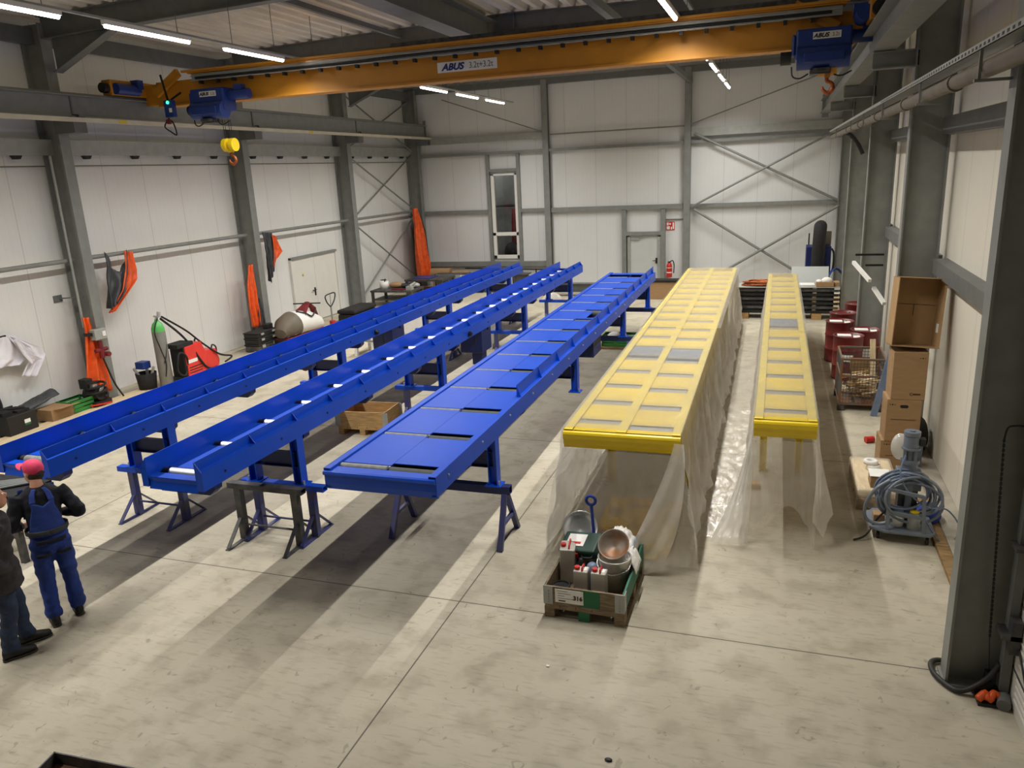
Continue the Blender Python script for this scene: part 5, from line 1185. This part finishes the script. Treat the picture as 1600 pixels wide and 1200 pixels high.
for z in (.12, .62, .92): q.bar((x0, y0, z), (x1, y0, z), .03).bar((x0, y1, z), (x1, y1, z), .03).bar((x0, y0, z), (x0, y1, z), .03).bar((x1, y0, z), (x1, y1, z), .03)
part('frame', q, 'rust', t)
part('floor_board', MB().box(x0, y0, .1, x1, y1, .13), 'rust', t)
for a, b in ((x0 - .03, y0 - .03), (x1 - .08, y0 - .03), (x0 - .03, y1 - .08), (x1 - .08, y1 - .08)): part('foot', MB().box(a, b, 0, a + .11, b + .11, .1), 'steel_dark', t)
rnd = random.Random(3)
for i in range(26):
    a = rnd.uniform(-.6, .6); cx = rnd.uniform(1.28, 1.62); cy = rnd.uniform(14.12, 14.7); z = .15 + .016 * i; L = rnd.uniform(.14, .26)
    o = part('wood_scrap', MB().bar((cx - L * math.cos(a) * .8, cy - L * math.sin(a) * .8, z), (cx + L * math.cos(a) * .8, cy + L * math.sin(a) * .8, z + rnd.uniform(-.01, .06)), .045, .02), 'wood_pale' if i % 3 else 'wood', loc=(cx, cy, z)); tag(o, 'short piece of scrap wood lying in the wire mesh box', 'wood scrap', 'scraps in the mesh box')
o = part('wood_lath', MB().bar((1.68, 14.5, .2), (1.64, 14.7, 1.12), .09, .02), 'wood_pale', loc=(1.66, 14.6, .15)); tag(o, 'tall pale wooden slat sticking up out of the mesh box', 'slat')
o = part('cardboard_sheet', MB().box(1.3, 14.75, .15, 1.65, 14.77, .75), 'wood_brown', loc=(1.5, 14.76, .15)); tag(o, 'brown board standing at the back inside the mesh box', 'board')
o = part('steel_post', MB().bar((1.63, 13.7, .0), (1.86, 13.75, 1.25), .1, .05), 'hose_blue', loc=(1.63, 13.7, 0)); tag(o, 'pale blue grey steel post leaning beside the cardboard boxes', 'post')
def carton(x, y, z, w, d, h, rot, label, marks):
    t = thing('cardboard_box', label, 'box', (x, y, z), rot, 'brown cartons stacked by the right wall', local=True)
    part('body', MB().box(-w / 2, -d / 2, 0, w / 2, d / 2, h), 'cardboard', t, bevel=.006)
    part('tape_seam', MB().box(-w / 2 - .001, -.025, h * .2, -w / 2, .025, h).box(-w / 2 + .01, -.03, h, w / 2 - .01, .03, h + .001), 'cardboard_in', t)
    q = MB(); y0 = -d / 2 - .002
    if 'hole' in marks: part('hand_hole', MB().cyl((-.03, -d / 2 - .002, h * .84), (-.03, -d / 2 + .002, h * .84), .022).cyl((.03, -d / 2 - .002, h * .84), (.03, -d / 2 + .002, h * .84), .022).box(-.03, -d / 2 - .002, h * .84 - .022, .03, -d / 2, h * .84 + .022), 'black', t)
    sx = -1 if 'left' in marks else 1
    for i, r in enumerate((.008, .011, .007)): q.cyl((sx * w * .34 + (i - 1) * .03, y0, h * .88), (sx * w * .34 + (i - 1) * .03, y0 + .002, h * .88), r, n=8)
    if 'logo' in marks:
        q.tube([(w * .1 + .02 * math.cos(a), y0, h * .12 + .018 * math.sin(a)) for a in [.7 + i * .45 for i in range(12)]], .0035, n=5); q.box(w * .14, y0, h * .105, w * .36, y0 + .002, h * .135)
    if 'line' in marks: q.box(-w * .36, y0, h * .52, w * .36, y0 + .002, h * .533)
    part('print', q, 'ink', t)
    return t
carton(1.68, 11.35, .0, .48, .42, .46, .03, 'brown carton at the bottom of the stack behind the pump trolley', ('left', 'line'))
carton(1.69, 11.33, .462, .43, .42, .60, .03, 'brown carton with hand hole, second from the bottom of the stack', ('hole', 'left', 'line', 'logo'))
carton(1.72, 11.33, 1.064, .42, .42, .66, .03, 'brown carton with dark printed logo, third in the stack under the open box', ('logo',))
t = thing('open_carton', 'large open brown carton tipped on its side on top of the stack', 'box', (1.74, 11.3, 1.73), local=True); t.rotation_euler = (-.12, .06, .05); t.location = (1.77, 11.33, 1.765)
part('back_panel', MB().box(-.31, .2, 0, .27, .21, .92), 'cardboard_in', t)
part('side_panel', MB().box(-.31, -.18, 0, -.30, .2, .92), 'cardboard_in', t); part('side_panel', MB().box(.26, -.18, 0, .27, .2, .92), 'cardboard_in', t)
part('bottom_panel', MB().box(-.31, -.2, 0, .27, .2, .01), 'cardboard', t); part('top_panel', MB().box(-.31, -.18, .91, .27, .2, .92), 'cardboard_in', t)
part('fold_line', MB().box(-.29, .196, .55, .25, .2, .556).box(-.02, .196, .4, -.014, .2, .55), 'ink', t)
part('tape_scrap', MB().box(.255, -.05, .2, .26, .05, .32), 'white_paper', t)
# wrapped bundle with roll and carton blocks
t = thing('wrapped_bundle', 'low film wrapped pallet load beside the pump trolley', 'wrapped pallet', (1.3, 10.2, 0))
pallet(t, 1.05, 9.75, .5, 1.2, 'wood_brown', 3)
part('load', MB().box(1.06, 9.78, .146, 1.54, 10.92, .26), 'wood_pale', t, bevel=.03)
part('film_wrap', MB().box(1.04, 9.74, .02, 1.56, 10.96, .27), 'film_front', t, bevel=.03)
t = thing('tape_roll', 'white rolls of tape on the wrapped pallet load', 'tape roll', (1.28, 10.62, .272))
part('roll', MB().lathe([(.045, 0), (.085, 0), (.085, .06), (.045, .06), (.045, 0)], (1.3, 10.5, .272)), 'white_plastic', t)
part('upper_roll', MB().lathe([(.04, .061), (.09, .061), (.09, .11), (.04, .11), (.04, .061)], (1.27, 10.53, .272)), 'white_paper', t)
boxy('carton_block', 'small wooden block carton with white top at the front of the wrapped load', 'box', 1.2, 9.85, .272, 1.42, 10.1, .42, 'cardboard')
boxy('paper_sheet', 'white paper sheet on the small carton of the wrapped load', 'paper', 1.19, 9.84, .421, 1.43, 10.11, .426, 'white_paper', 0)
# pump trolley
t = thing('pump_trolley', 'grey blue pump on a castor trolley with coiled hoses by the right column', 'pump trolley', (1.48, 9.2, 0))
part('deck', MB().prism([(1.12, 8.98), (1.28, 8.88), (1.74, 8.86), (1.80, 8.95), (1.80, 9.5), (1.2, 9.5), (1.12, 9.35)], 'z', .12, .15), 'pump_grey', t, bevel=.004)
part('frame', MB().bar((1.30, 8.92, .15), (1.29, 8.92, .66), .035).bar((1.67, 8.9, .15), (1.64, 8.9, .6), .035).bar((1.29, 8.92, .645), (1.64, 8.9, .59), .035).bar((1.3, 8.92, .37), (1.66, 8.9, .33), .035).bar((1.62, 9.4, .15), (1.64, 9.4, 1.05), .05).bar((1.3, 9.4, .15), (1.3, 9.4, .5), .035), 'pump_grey', t)
for x, y in ((1.22, 9.0), (1.72, 8.94), (1.24, 9.42), (1.74, 9.42)):
    c = part('castor', MB().cyl((x - .015, y, .045), (x + .015, y, .045), .045, n=18), 'black', t)
    part('fork', MB().box(x - .022, y - .02, .05, x - .017, y + .02, .12).box(x + .017, y - .02, .05, x + .022, y + .02, .12), 'galv', c)
mx, my = 1.52, 9.25
part('motor', MB().cyl((mx, my, 1.04), (mx, my, 1.19), .082, n=24).cyl((mx, my, 1.195), (mx, my, 1.24), .088, n=24).cyl((mx, my, 1.03), (mx, my, 1.05), .1, n=24).cyl((mx, my, 1.24), (mx, my, 1.25), .03), 'pump_grey', t)
q = MB()
for a in range(4):
    an = a * PI / 2 + .6; q.box(mx + .08 * math.cos(an) - .015, my + .08 * math.sin(an) - .015, .9, mx + .08 * math.cos(an) + .015, my + .08 * math.sin(an) + .015, 1.04)
q.cyl((mx, my, .86), (mx, my, .9), .1).cyl((mx, my, .9), (mx, my, 1.03), .05).cyl((mx, my, .78), (mx, my, .86), .085)
part('lantern', q, 'pump_grey', t)
part('gearbox', MB().box(mx - .13, my - .1, .55, mx + .13, my + .1, .78).box(mx - .035, my - .14, .3, mx + .035, my - .1, .7), 'pump_grey', t, bevel=.01)
part('hopper', MB().box(mx - .1, my - .09, .15, mx + .1, my + .09, .55), 'steel_dark', t)
part('terminal_box', MB().box(mx + .08, my - .05, 1.08, mx + .14, my + .05, 1.16), 'black', t)
part('bag', MB().ell((mx - .1, my + .08, 1.02), (.1, .07, .16)), 'film_side', t)
rnd = random.Random(5)
q = MB()
for i in range(8):
    r0 = .26 + .03 * rnd.random(); cx = 1.52 + rnd.uniform(-.05, .05); cz = .5 + rnd.uniform(-.05, .06); yy = 9.0 + .025 * i; tl = rnd.uniform(-.12, .12)
    q.tube([(cx + r0 * 1.05 * math.cos(a), yy + tl * math.cos(a) + .03 * math.sin(a), cz + r0 * .82 * math.sin(a)) for a in [j * PI / 14 for j in range(28)]], .016, close=True, n=8)
hc = part('hose_coil', q, 'pump_grey', t)
q = MB()
for i in range(4):
    r0 = .24 + .02 * i; q.tube([(1.46 + r0 * math.cos(a), 9.02 + .05 * i + .05 * math.cos(a), .56 + r0 * .8 * math.sin(a)) for a in [j * PI / 14 for j in range(28)]], .011, close=True, n=8)
q.tube([(1.45, 9.1, 1.0), (1.4, 9.02, .8), (1.5, 8.95, .6), (1.7, 8.95, .45), (1.9, 9.0, .42), (2.05, 9.05, .2), (1.98, 9.0, .02), (1.85, 8.95, .05), (1.68, 8.95, .3)], .009, sub=6)
part('air_hose', q, 'hose_blue', t)
part('loose_hose', MB().tube([(1.3, 9.0, .72), (1.15, 8.95, .62), (1.06, 8.95, .42), (1.08, 8.95, .25), (1.22, 8.95, .2), (1.35, 8.95, .26)], .02, sub=6), 'pump_grey', t)
part('floor_cable', MB().tube([(1.3, 8.95, .4), (1.2, 9.05, .2), (1.08, 8.9, .06), (.95, 8.85, .012)], .012, sub=5), 'black', t)
t = thing('paint_pail', 'white plastic pail on the trolley deck', 'pail', (1.4, 9.1, .15))
part('body', MB().lathe([(0, 0), (.075, 0), (.085, .17), (.075, .17), (.07, .01), (0, .01)], (1.41, 9.08, .151)), 'white_plastic', t); part('rim', MB().lathe([(.07, .15), (.088, .15), (.088, .175), (.07, .175)], (1.41, 9.08, .151)), 'black', t)
t = thing('glass_jar', 'clear jar with yellow lid on the trolley deck', 'jar', (1.58, 9.05, .15))
part('jar', MB().lathe([(0, 0), (.07, 0), (.07, .16), (.05, .19)], (1.585, 9.02, .151)), 'film_side', t); part('lid', MB().lathe([(0, .19), (.05, .19), (.05, .21), (0, .21)], (1.585, 9.02, .151)), 'yellow', t)
boxy('carton_block', 'little cardboard box on the left end of the trolley deck', 'box', 1.17, 9.08, .151, 1.29, 9.22, .25, 'cardboard')
o = part('blue_bag', MB().ell((1.82, 9.55, .12), (.14, .2, .12)), 'overall_blue', loc=(1.82, 9.55, 0)); tag(o, 'dark blue bag on the floor behind the right wheel of the trolley', 'bag')
o = part('red_valve', MB().cyl((1.38, 12.3, .05), (1.5, 12.35, .05), .05), 'red', loc=(1.4, 12.3, 0)); tag(o, 'small red fitting on the floor left of the cartons', 'fitting')
o = part('black_bag', MB().ell((2.02, 11.9, .3), (.14, .25, .3)), 'black_soft', loc=(2.02, 11.9, .06)); tag(o, 'black bag squeezed between the cartons and the right wall', 'bag')
t = thing('wall_lamp_bracket', 'dark steel bracket arms with pale tubes on the third right column', 'bracket', (1.62, 15.5, 2.0))
part('arm', MB().bar((1.5, 12.9, 2.82), (1.1, 12.9, 2.82), .03).bar((1.5, 12.9, 2.66), (1.25, 12.9, 2.66), .03), 'black', t)
part('tube', MB().bar((1.14, 13.6, 2.62), (1.33, 12.9, 2.42), .05).bar((1.4, 13.0, 2.3), (1.52, 12.6, 2.12), .05), 'white_plastic', t)
# near column: hose, spring chain, gate track
t = thing('cable_duct_loop', 'black hose looped around the foot of the near right column', 'hose', (1.45, 6.4, 0))
part('hose', MB().tube([(1.82, 6.27, .3), (1.74, 6.25, .16), (1.6, 6.22, .05), (1.5, 6.24, .03), (1.40, 6.4, .03), (1.39, 6.55, .03), (1.45, 6.62, .03), (1.56, 6.62, .03)], .022, sub=6), 'rubber_hose', t)
t = thing('spring_chain', 'long dark chain hanging down the web of the near right column', 'chain', (1.72, 6.3, .1))
q = MB()
for i in range(44):
    z = 2.18 - i * .0385; x = 1.655 + (2.18 - z) * .048; q.box(x - .008, 6.3, z - .012, x + .008, 6.312, z + .012).box(x - .003, 6.302, z - .03, x + .003, 6.31, z)
part('links', q, 'black', t); part('cord', MB().cyl((1.735, 6.31, .5), (1.77, 6.31, .12), .004, n=6).tube([(1.655, 6.31, 2.18), (1.67, 6.31, 2.28), (1.72, 6.31, 2.3), (1.78, 6.31, 2.3)], .007, sub=4), 'black', t)
t = thing('gate_track', 'vertical steel gate track with brackets at the near right column', 'gate track', (1.87, 6.3, 0))
part('rail', MB().box(1.82, 6.20, .1, 1.885, 6.24, 4.6).box(1.82, 6.24, .1, 1.83, 6.30, 4.6), 'galv_dark', t)
part('bracket', MB().box(1.76, 6.1, .62, 1.89, 6.28, .66).box(1.82, 6.1, .5, 1.89, 6.2, .78), 'steel_dark', t); part('bracket', MB().box(1.78, 6.12, 1.36, 1.89, 6.28, 1.39), 'steel_dark', t); part('bracket', MB().box(1.80, 6.1, 2.1, 1.89, 6.28, 2.2), 'steel_dark', t)
part('cord', MB().cyl((1.886, 6.1, .55), (1.886, 5.4, .1), .008, n=6), 'black', t)
t = thing('strap_heap', 'orange strap and black tool heaped at the foot of the gate track', 'strap', (1.75, 6.2, 0))
part('black_tool', MB().box(1.66, 6.1, 0, 1.86, 6.34, .03).cyl((1.64, 6.24, .05), (1.80, 6.3, .07), .035).cyl((1.76, 6.34, .04), (1.77, 6.34, .18), .03), 'black', t)
part('orange_strap', MB().tube([(1.66, 6.12, .05), (1.72, 6.16, .08), (1.74, 6.12, .06), (1.78, 6.17, .09), (1.82, 6.15, .06)], [.03, .035, .03, .03, .02], sub=4), 'orange_cloth', t)
part('grey_reel', MB().cyl((1.83, 6.08, .05), (1.86, 6.2, .05), .05), 'galv_dark', t)
# rusty tray at the lower edge and dark table at the left edge
t = thing('rusty_tray', 'rusty metal tray cut by the lower left edge of the view', 'tray', (-4.4, 2.9, 0))
ax, ay, hh = -4.82, 3.28, .40
def TR(u, v, z): return (ax + .95 * u + .16 * v, ay + .05 * u - .9 * v, z)
q = MB()
def slab(u0, v0, u1, v1, z0, z1, m=0):
    q.add([TR(u0, v0, z0), TR(u1, v0, z0), TR(u1, v1, z0), TR(u0, v1, z0), TR(u0, v0, z1), TR(u1, v0, z1), TR(u1, v1, z1), TR(u0, v1, z1)], [(0, 3, 2, 1), (4, 5, 6, 7), (0, 1, 5, 4), (1, 2, 6, 5), (2, 3, 7, 6), (3, 0, 4, 7)], m)
slab(0, 0, 1, 1, .30, .31); part('floor_plate', q, 'rust', t)
q = MB(); slab(0, 0, 1, .012, .30, hh); slab(0, .988, 1, 1, .30, hh); slab(0, 0, .012, 1, .30, hh); slab(.988, 0, 1, 1, .30, hh); part('rim', q, 'steel_dark', t)
q = MB()
for u, v in ((.05, .05), (.9, .05), (.05, .9), (.9, .9)): slab(u, v, u + .06, v + .06, 0, .30)
part('leg', q, 'steel_dark', t)
t = thing('steel_table', 'dark steel frame table at the left edge beside the person in the pink cap', 'table', (-9.1, 6.2, 0))
part('top', MB().box(-10.0, 5.95, .84, -8.42, 6.5, .88), 'black_soft', t)
for x in (-9.9, -8.5):
    for y in (6.0, 6.45): part('leg', MB().box(x - .035, y - .035, 0, x + .035, y + .035, .84), 'steel_dark', t)
part('cross_bar', MB().box(-9.9, 6.0, .3, -8.5, 6.04, .34), 'steel_dark', t)
q = MB()
for i in range(5): q.cyl((-9.3 + i * .12, 6.05, .9), (-8.7 + i * .06, 6.4, .905), .02, n=8)
o = part('metal_rods', q, 'galv_dark', loc=(-9, 6.2, .88)); tag(o, 'metal rods lying on the dark steel table at the left edge', 'rods')
o = part('litter', MB().box(-1.82, 5.68, 0, -1.79, 5.70, .012), 'white_paper', loc=(-1.8, 5.69, 0)); tag(o, 'tiny white scrap on the floor in front of the pallet box', 'scrap')
o = part('litter', MB().ell((-1.05, 4.72, .008), (.03, .02, .01)), 'black', loc=(-1.05, 4.72, 0)); tag(o, 'small dark crumb on the floor near the lower middle of the view', 'crumb')
# ------------------------------------------------------------------ people
def limb(m, pts, rr, n=14, sub=5): m.tube(pts, rr, n=n, sub=sub)
def hand(m, wrist, fdir, pdir, side):
    """palm, four bent fingers and a thumb; fdir = towards the fingertips, pdir = out of the palm"""
    w_ = Vector(wrist); f = Vector(fdir).normalized(); p = Vector(pdir); p = (p - f * p.dot(f)).normalized(); a = f.cross(p) * side
    m.loft([(w_ + f * d, .032 * q, .017, a, p) for d, q in ((-.01, .8), (.03, 1.1), (.07, 1.3), (.095, 1.25))], n=12)
    for i, L in enumerate((.068, .078, .072, .056)):
        b = w_ + f * .088 + a * (.03 - .02 * i); k1 = b + f * L * .45 + p * .012; k2 = k1 + f * L * .3 + p * .025; k3 = k2 + f * L * .12 + p * .03
        m.tube([b, k1, k2, k3], [.0095, .009, .0085, .007], n=8, sub=3)
    b = w_ + f * .03 + a * .03; m.tube([b, b + f * .03 + a * .028 + p * .012, b + f * .06 + a * .03 + p * .028], [.012, .011, .009], n=8, sub=3)
def person(name, label, loc, rot, top_m, leg_m, lean, headturn, feet, elbows, wrists, jacket=False, cap=False):
    t = thing(name, label, 'person', loc, rot, local=True)
    def Ln(p): return (p[0], p[1] + lean * max(0, p[2] - .9), p[2])
    def V(x, y, z): return Vector(Ln((x, y, z)))
    hips = [(-.095, 0, .90), (.095, 0, .90)]
    Rh = Euler((.18, 0, headturn)).to_matrix(); hc = V(0, .035, 1.60)
    # continuous body
    b = MB()
    b.ell(hc, (.074, .095, .115), R=Rh, nu=24, nv=16).ell(hc + Rh @ Vector((0, .025, -.06)), (.058, .07, .065), R=Rh)
    b.ell(hc + Rh @ Vector((0, .10, -.015)), (.014, .022, .026), R=Rh)
    b.ell(hc + Rh @ Vector((0, .088, -.062)), (.026, .012, .008), R=Rh)
    for s in (-1, 1): b.ell(hc + Rh @ Vector((s * .076, -.005, -.01)), (.012, .02, .032), R=Rh)
    b.tube([hc + Rh @ Vector((0, -.02, -.05)), V(0, .0, 1.50), V(0, -.01, 1.42)], [.055, .056, .07], n=14, sub=4)
    tor = [(.86, .15, .11), (.95, .155, .115), (1.08, .14, .105), (1.22, .155, .115), (1.34, .175, .115), (1.42, .15, .09), (1.46, .07, .06)]
    b.loft([(V(0, 0, z), a, c, (1, 0, 0), (0, 1, 0)) for z, a, c in tor], n=20)
    sh = [V(-.175, 0, 1.40), V(.175, 0, 1.40)]
    for s in (0, 1):
        limb(b, [sh[s], V(*elbows[s]), V(*wrists[s])], [.04, .034, .026])
        f = V(*wrists[s]) - V(*elbows[s]); hand(b, V(*wrists[s]), f, Vector(((.5, -.5)[s], .1, -.4)) if True else 0, (1, -1)[s])
        limb(b, [hips[s], ((hips[s][0] + feet[s][0]) / 2, feet[s][1] * .5 + .03, .48), (feet[s][0], feet[s][1], .09)], [.075, .052, .038])
        b.loft([((feet[s][0], feet[s][1] + d, .05), .035, h, (1, 0, 0), (0, 0, 1)) for d, h in ((-.05, .03), (.05, .035), (.15, .022))], n=10)
    fuse('body', b, ['skin'], t, .011, 4)
    for s in (-1, 1): part('eye', MB().ell(hc + Rh @ Vector((s * .032, .083, .012)), (.012, .01, .009), R=Rh), 'white_plastic', t)
    # trousers
    m = MB()
    m.loft([(V(0, 0, z), a, c, (1, 0, 0), (0, 1, 0)) for z, a, c in ((.80, .15, .125), (.88, .175, .14), (.98, .172, .135), (1.06, .16, .125))], n=20)
    for s in (0, 1):
        hx = hips[s][0]; fx, fy = feet[s]
        limb(m, [(hx, 0, .9), (hx + (fx - hx) * .3, fy * .25 + .01, .68), ((hx + fx) / 2, fy * .5 + .025, .48), (fx, fy * .8 - .01, .26), (fx, fy - .01, .09)], [.098, .092, .078, .074, .078], n=16)
    fuse('trousers', m, [leg_m], t, .014, 5, .014)
    # top
    m = MB(); g = 1.0 if not jacket else 1.14
    rows = [(1.0, .165, .13), (1.1, .155, .125), (1.24, .172, .132), (1.34, .19, .132), (1.42, .165, .105), (1.475, .085, .075)]
    if jacket: rows = [(.72, .225, .19), (.85, .22, .185)] + [(z, a * g, c * g) for z, a, c in rows]
    m.loft([(V(0, 0, z), a, c, (1, 0, 0), (0, 1, 0)) for z, a, c in rows], n=22)
    for s in (0, 1):
        e = V(*elbows[s]); wv = V(*wrists[s])
        limb(m, [sh[s], sh[s] * .5 + e * .5, e, e * .5 + wv * .5, wv], [.078 * g, .068 * g, .062 * g, .054 * g, .046 * g], n=16)
    fuse('jacket' if jacket else 'sweater', m, [top_m], t, .015, 6, .016)
    for s in (0, 1):
        fx, fy = feet[s]; sg = (-1, 1)[s]
        so = part('shoe', MB().loft([((fx + sg * .01 * max(0, d), fy + d, .02 + h * .55), w_, h * .62, (1, 0, 0), (0, 0, 1)) for d, w_, h in ((-.095, .02, .05), (-.085, .038, .085), (-.02, .043, .10), (.06, .047, .075), (.13, .046, .055), (.175, .034, .045), (.19, .015, .03))], n=14), 'shoe', t)
        part('sole', MB().loft([((fx + sg * .01 * max(0, d), fy + d, .012), w_, .012, (1, 0, 0), (0, 0, 1)) for d, w_ in ((-.10, .02), (-.09, .042), (-.02, .044), (.06, .05), (.13, .05), (.18, .037), (.195, .015))], n=10), 'sole', so)
        part('laces', MB().box(fx - .02, fy + .03, .07, fx + .02, fy + .045, .098).box(fx - .02, fy + .06, .06, fx + .02, fy + .075, .09), 'black', so)
    part('hair', MB().ell(hc + Rh @ Vector((0, -.02, .018)), (.08, .092, .105), R=Rh), 'hair', t) if not cap else part('hair', MB().ell(hc + Rh @ Vector((0, -.03, -.02)), (.078, .078, .075), R=Rh), 'hair', t)
    return t, V, hc, Rh
m1, V, hc, Rh = person('person', 'person in a pink cap and blue bib overalls standing with the back to the view', (-6.89, 5.16, 0), math.radians(58), 'navy', 'overall_blue', .2, math.radians(32),
    [(-.11, -.02), (.12, .06)], [(-.29, .0, 1.12), (.31, -.06, 1.14)], [(-.20, .25, 1.03), (.16, .22, 1.08)], cap=True)
cp = part('cap', MB().add([], []).ell(hc + Rh @ Vector((0, -.005, .05)), (.088, .108, .085), R=Rh, nu=24, nv=14), 'cap_pink', m1)
def brim(u, v):
    a = (u - .5) * 2.2; r = .10 + .085 * v
    return hc + Rh @ Vector((math.sin(a) * .088 * (1 - .12 * v), .02 + math.cos(a) * r, .045 - .012 * v - .02 * abs(math.sin(a)) ** 2))
part('brim', MB().grid(brim, 16, 6), 'cap_pink', cp, solid=.006)
part('back_strap', MB().grid(lambda u, v: hc + Rh @ Vector((.05 * (u - .5) * 2, -.113 + .012 * (2 * u - 1) ** 2, .005 + .04 * v * (1 - (2 * u - 1) ** 2))), 10, 4), 'belt_grey', cp, solid=.006)
def back(z, ang, off):
    rows = [(1.0, .165, .13), (1.1, .155, .125), (1.24, .172, .132), (1.34, .19, .132), (1.42, .165, .105), (1.475, .085, .075)]
    for i in range(len(rows) - 1):
        if rows[i][0] <= z <= rows[i + 1][0]:
            f = (z - rows[i][0]) / (rows[i + 1][0] - rows[i][0]); a = rows[i][1] + (rows[i + 1][1] - rows[i][1]) * f; c = rows[i][2] + (rows[i + 1][2] - rows[i][2]) * f; break
    else: a, c = rows[0][1], rows[0][2]
    return V(math.sin(ang) * (a + off), -math.cos(ang) * (c + off), z)
bib = part('bib', MB().grid(lambda u, v: back(1.0 + .36 * v - .06 * v * (1 - abs(2 * u - 1)), (u - .5) * 2 * (1.25 - .72 * min(1, v * 1.25)), .016), 20, 16), 'overall_blue', m1, solid=.012)
for s in (-1, 1):
    part('strap', MB().grid(lambda u, v: back(1.34 + .125 * v, s * (.42 - .05 * v) + (u - .5) * .28, .018), 4, 8), 'overall_blue', m1, solid=.008)
    part('strap', MB().grid(lambda u, v: V(s * .14 + (u - .5) * .05, .15 + .02 * math.sin(v * PI), 1.12 + .3 * v), 4, 8), 'overall_blue', m1, solid=.008)
part('front_bib', MB().grid(lambda u, v: V((u - .5) * .3, .135 + .03 * math.sin(u * PI), .98 + .3 * v), 10, 8), 'overall_blue', m1, solid=.012)
q = MB().grid(lambda u, v: V(.19 * math.sin(u * 2 * PI), -.155 * math.cos(u * 2 * PI), 1.015 + .045 * v), 32, 3); part('belt', q, 'belt_grey', m1, solid=.01)
part('back_pocket_flap', MB().grid(lambda u, v: V((u - .5) * .26, -.152 + .03 * (2 * u - 1) ** 2, .93 + .035 * v), 10, 3), 'navy', m1, solid=.012)
for s in (-1, 1): part('pocket_trim', MB().grid(lambda u, v: V(s * .09 + (u - .5) * .12, -.155 + .02 * (2 * u - 1) ** 2, .80 + .03 * v), 8, 3), 'navy', m1, solid=.02)
m2, V2, hc2, Rh2 = person('person', 'person in dark jacket and jeans cut off by the left edge of the view', (-6.87, 4.57, 0), math.radians(-32), 'jacket', 'jeans', .08, 0,
    [(-.10, .12), (.10, -.04)], [(-.31, -.1, 1.14), (.31, -.1, 1.14)], [(-.16, .06, .93), (.16, .06, .93)], jacket=True)
part('chest_patch', MB().box(.235, -.02, 1.30, .25, .05, 1.34), 'white_paper', m2)
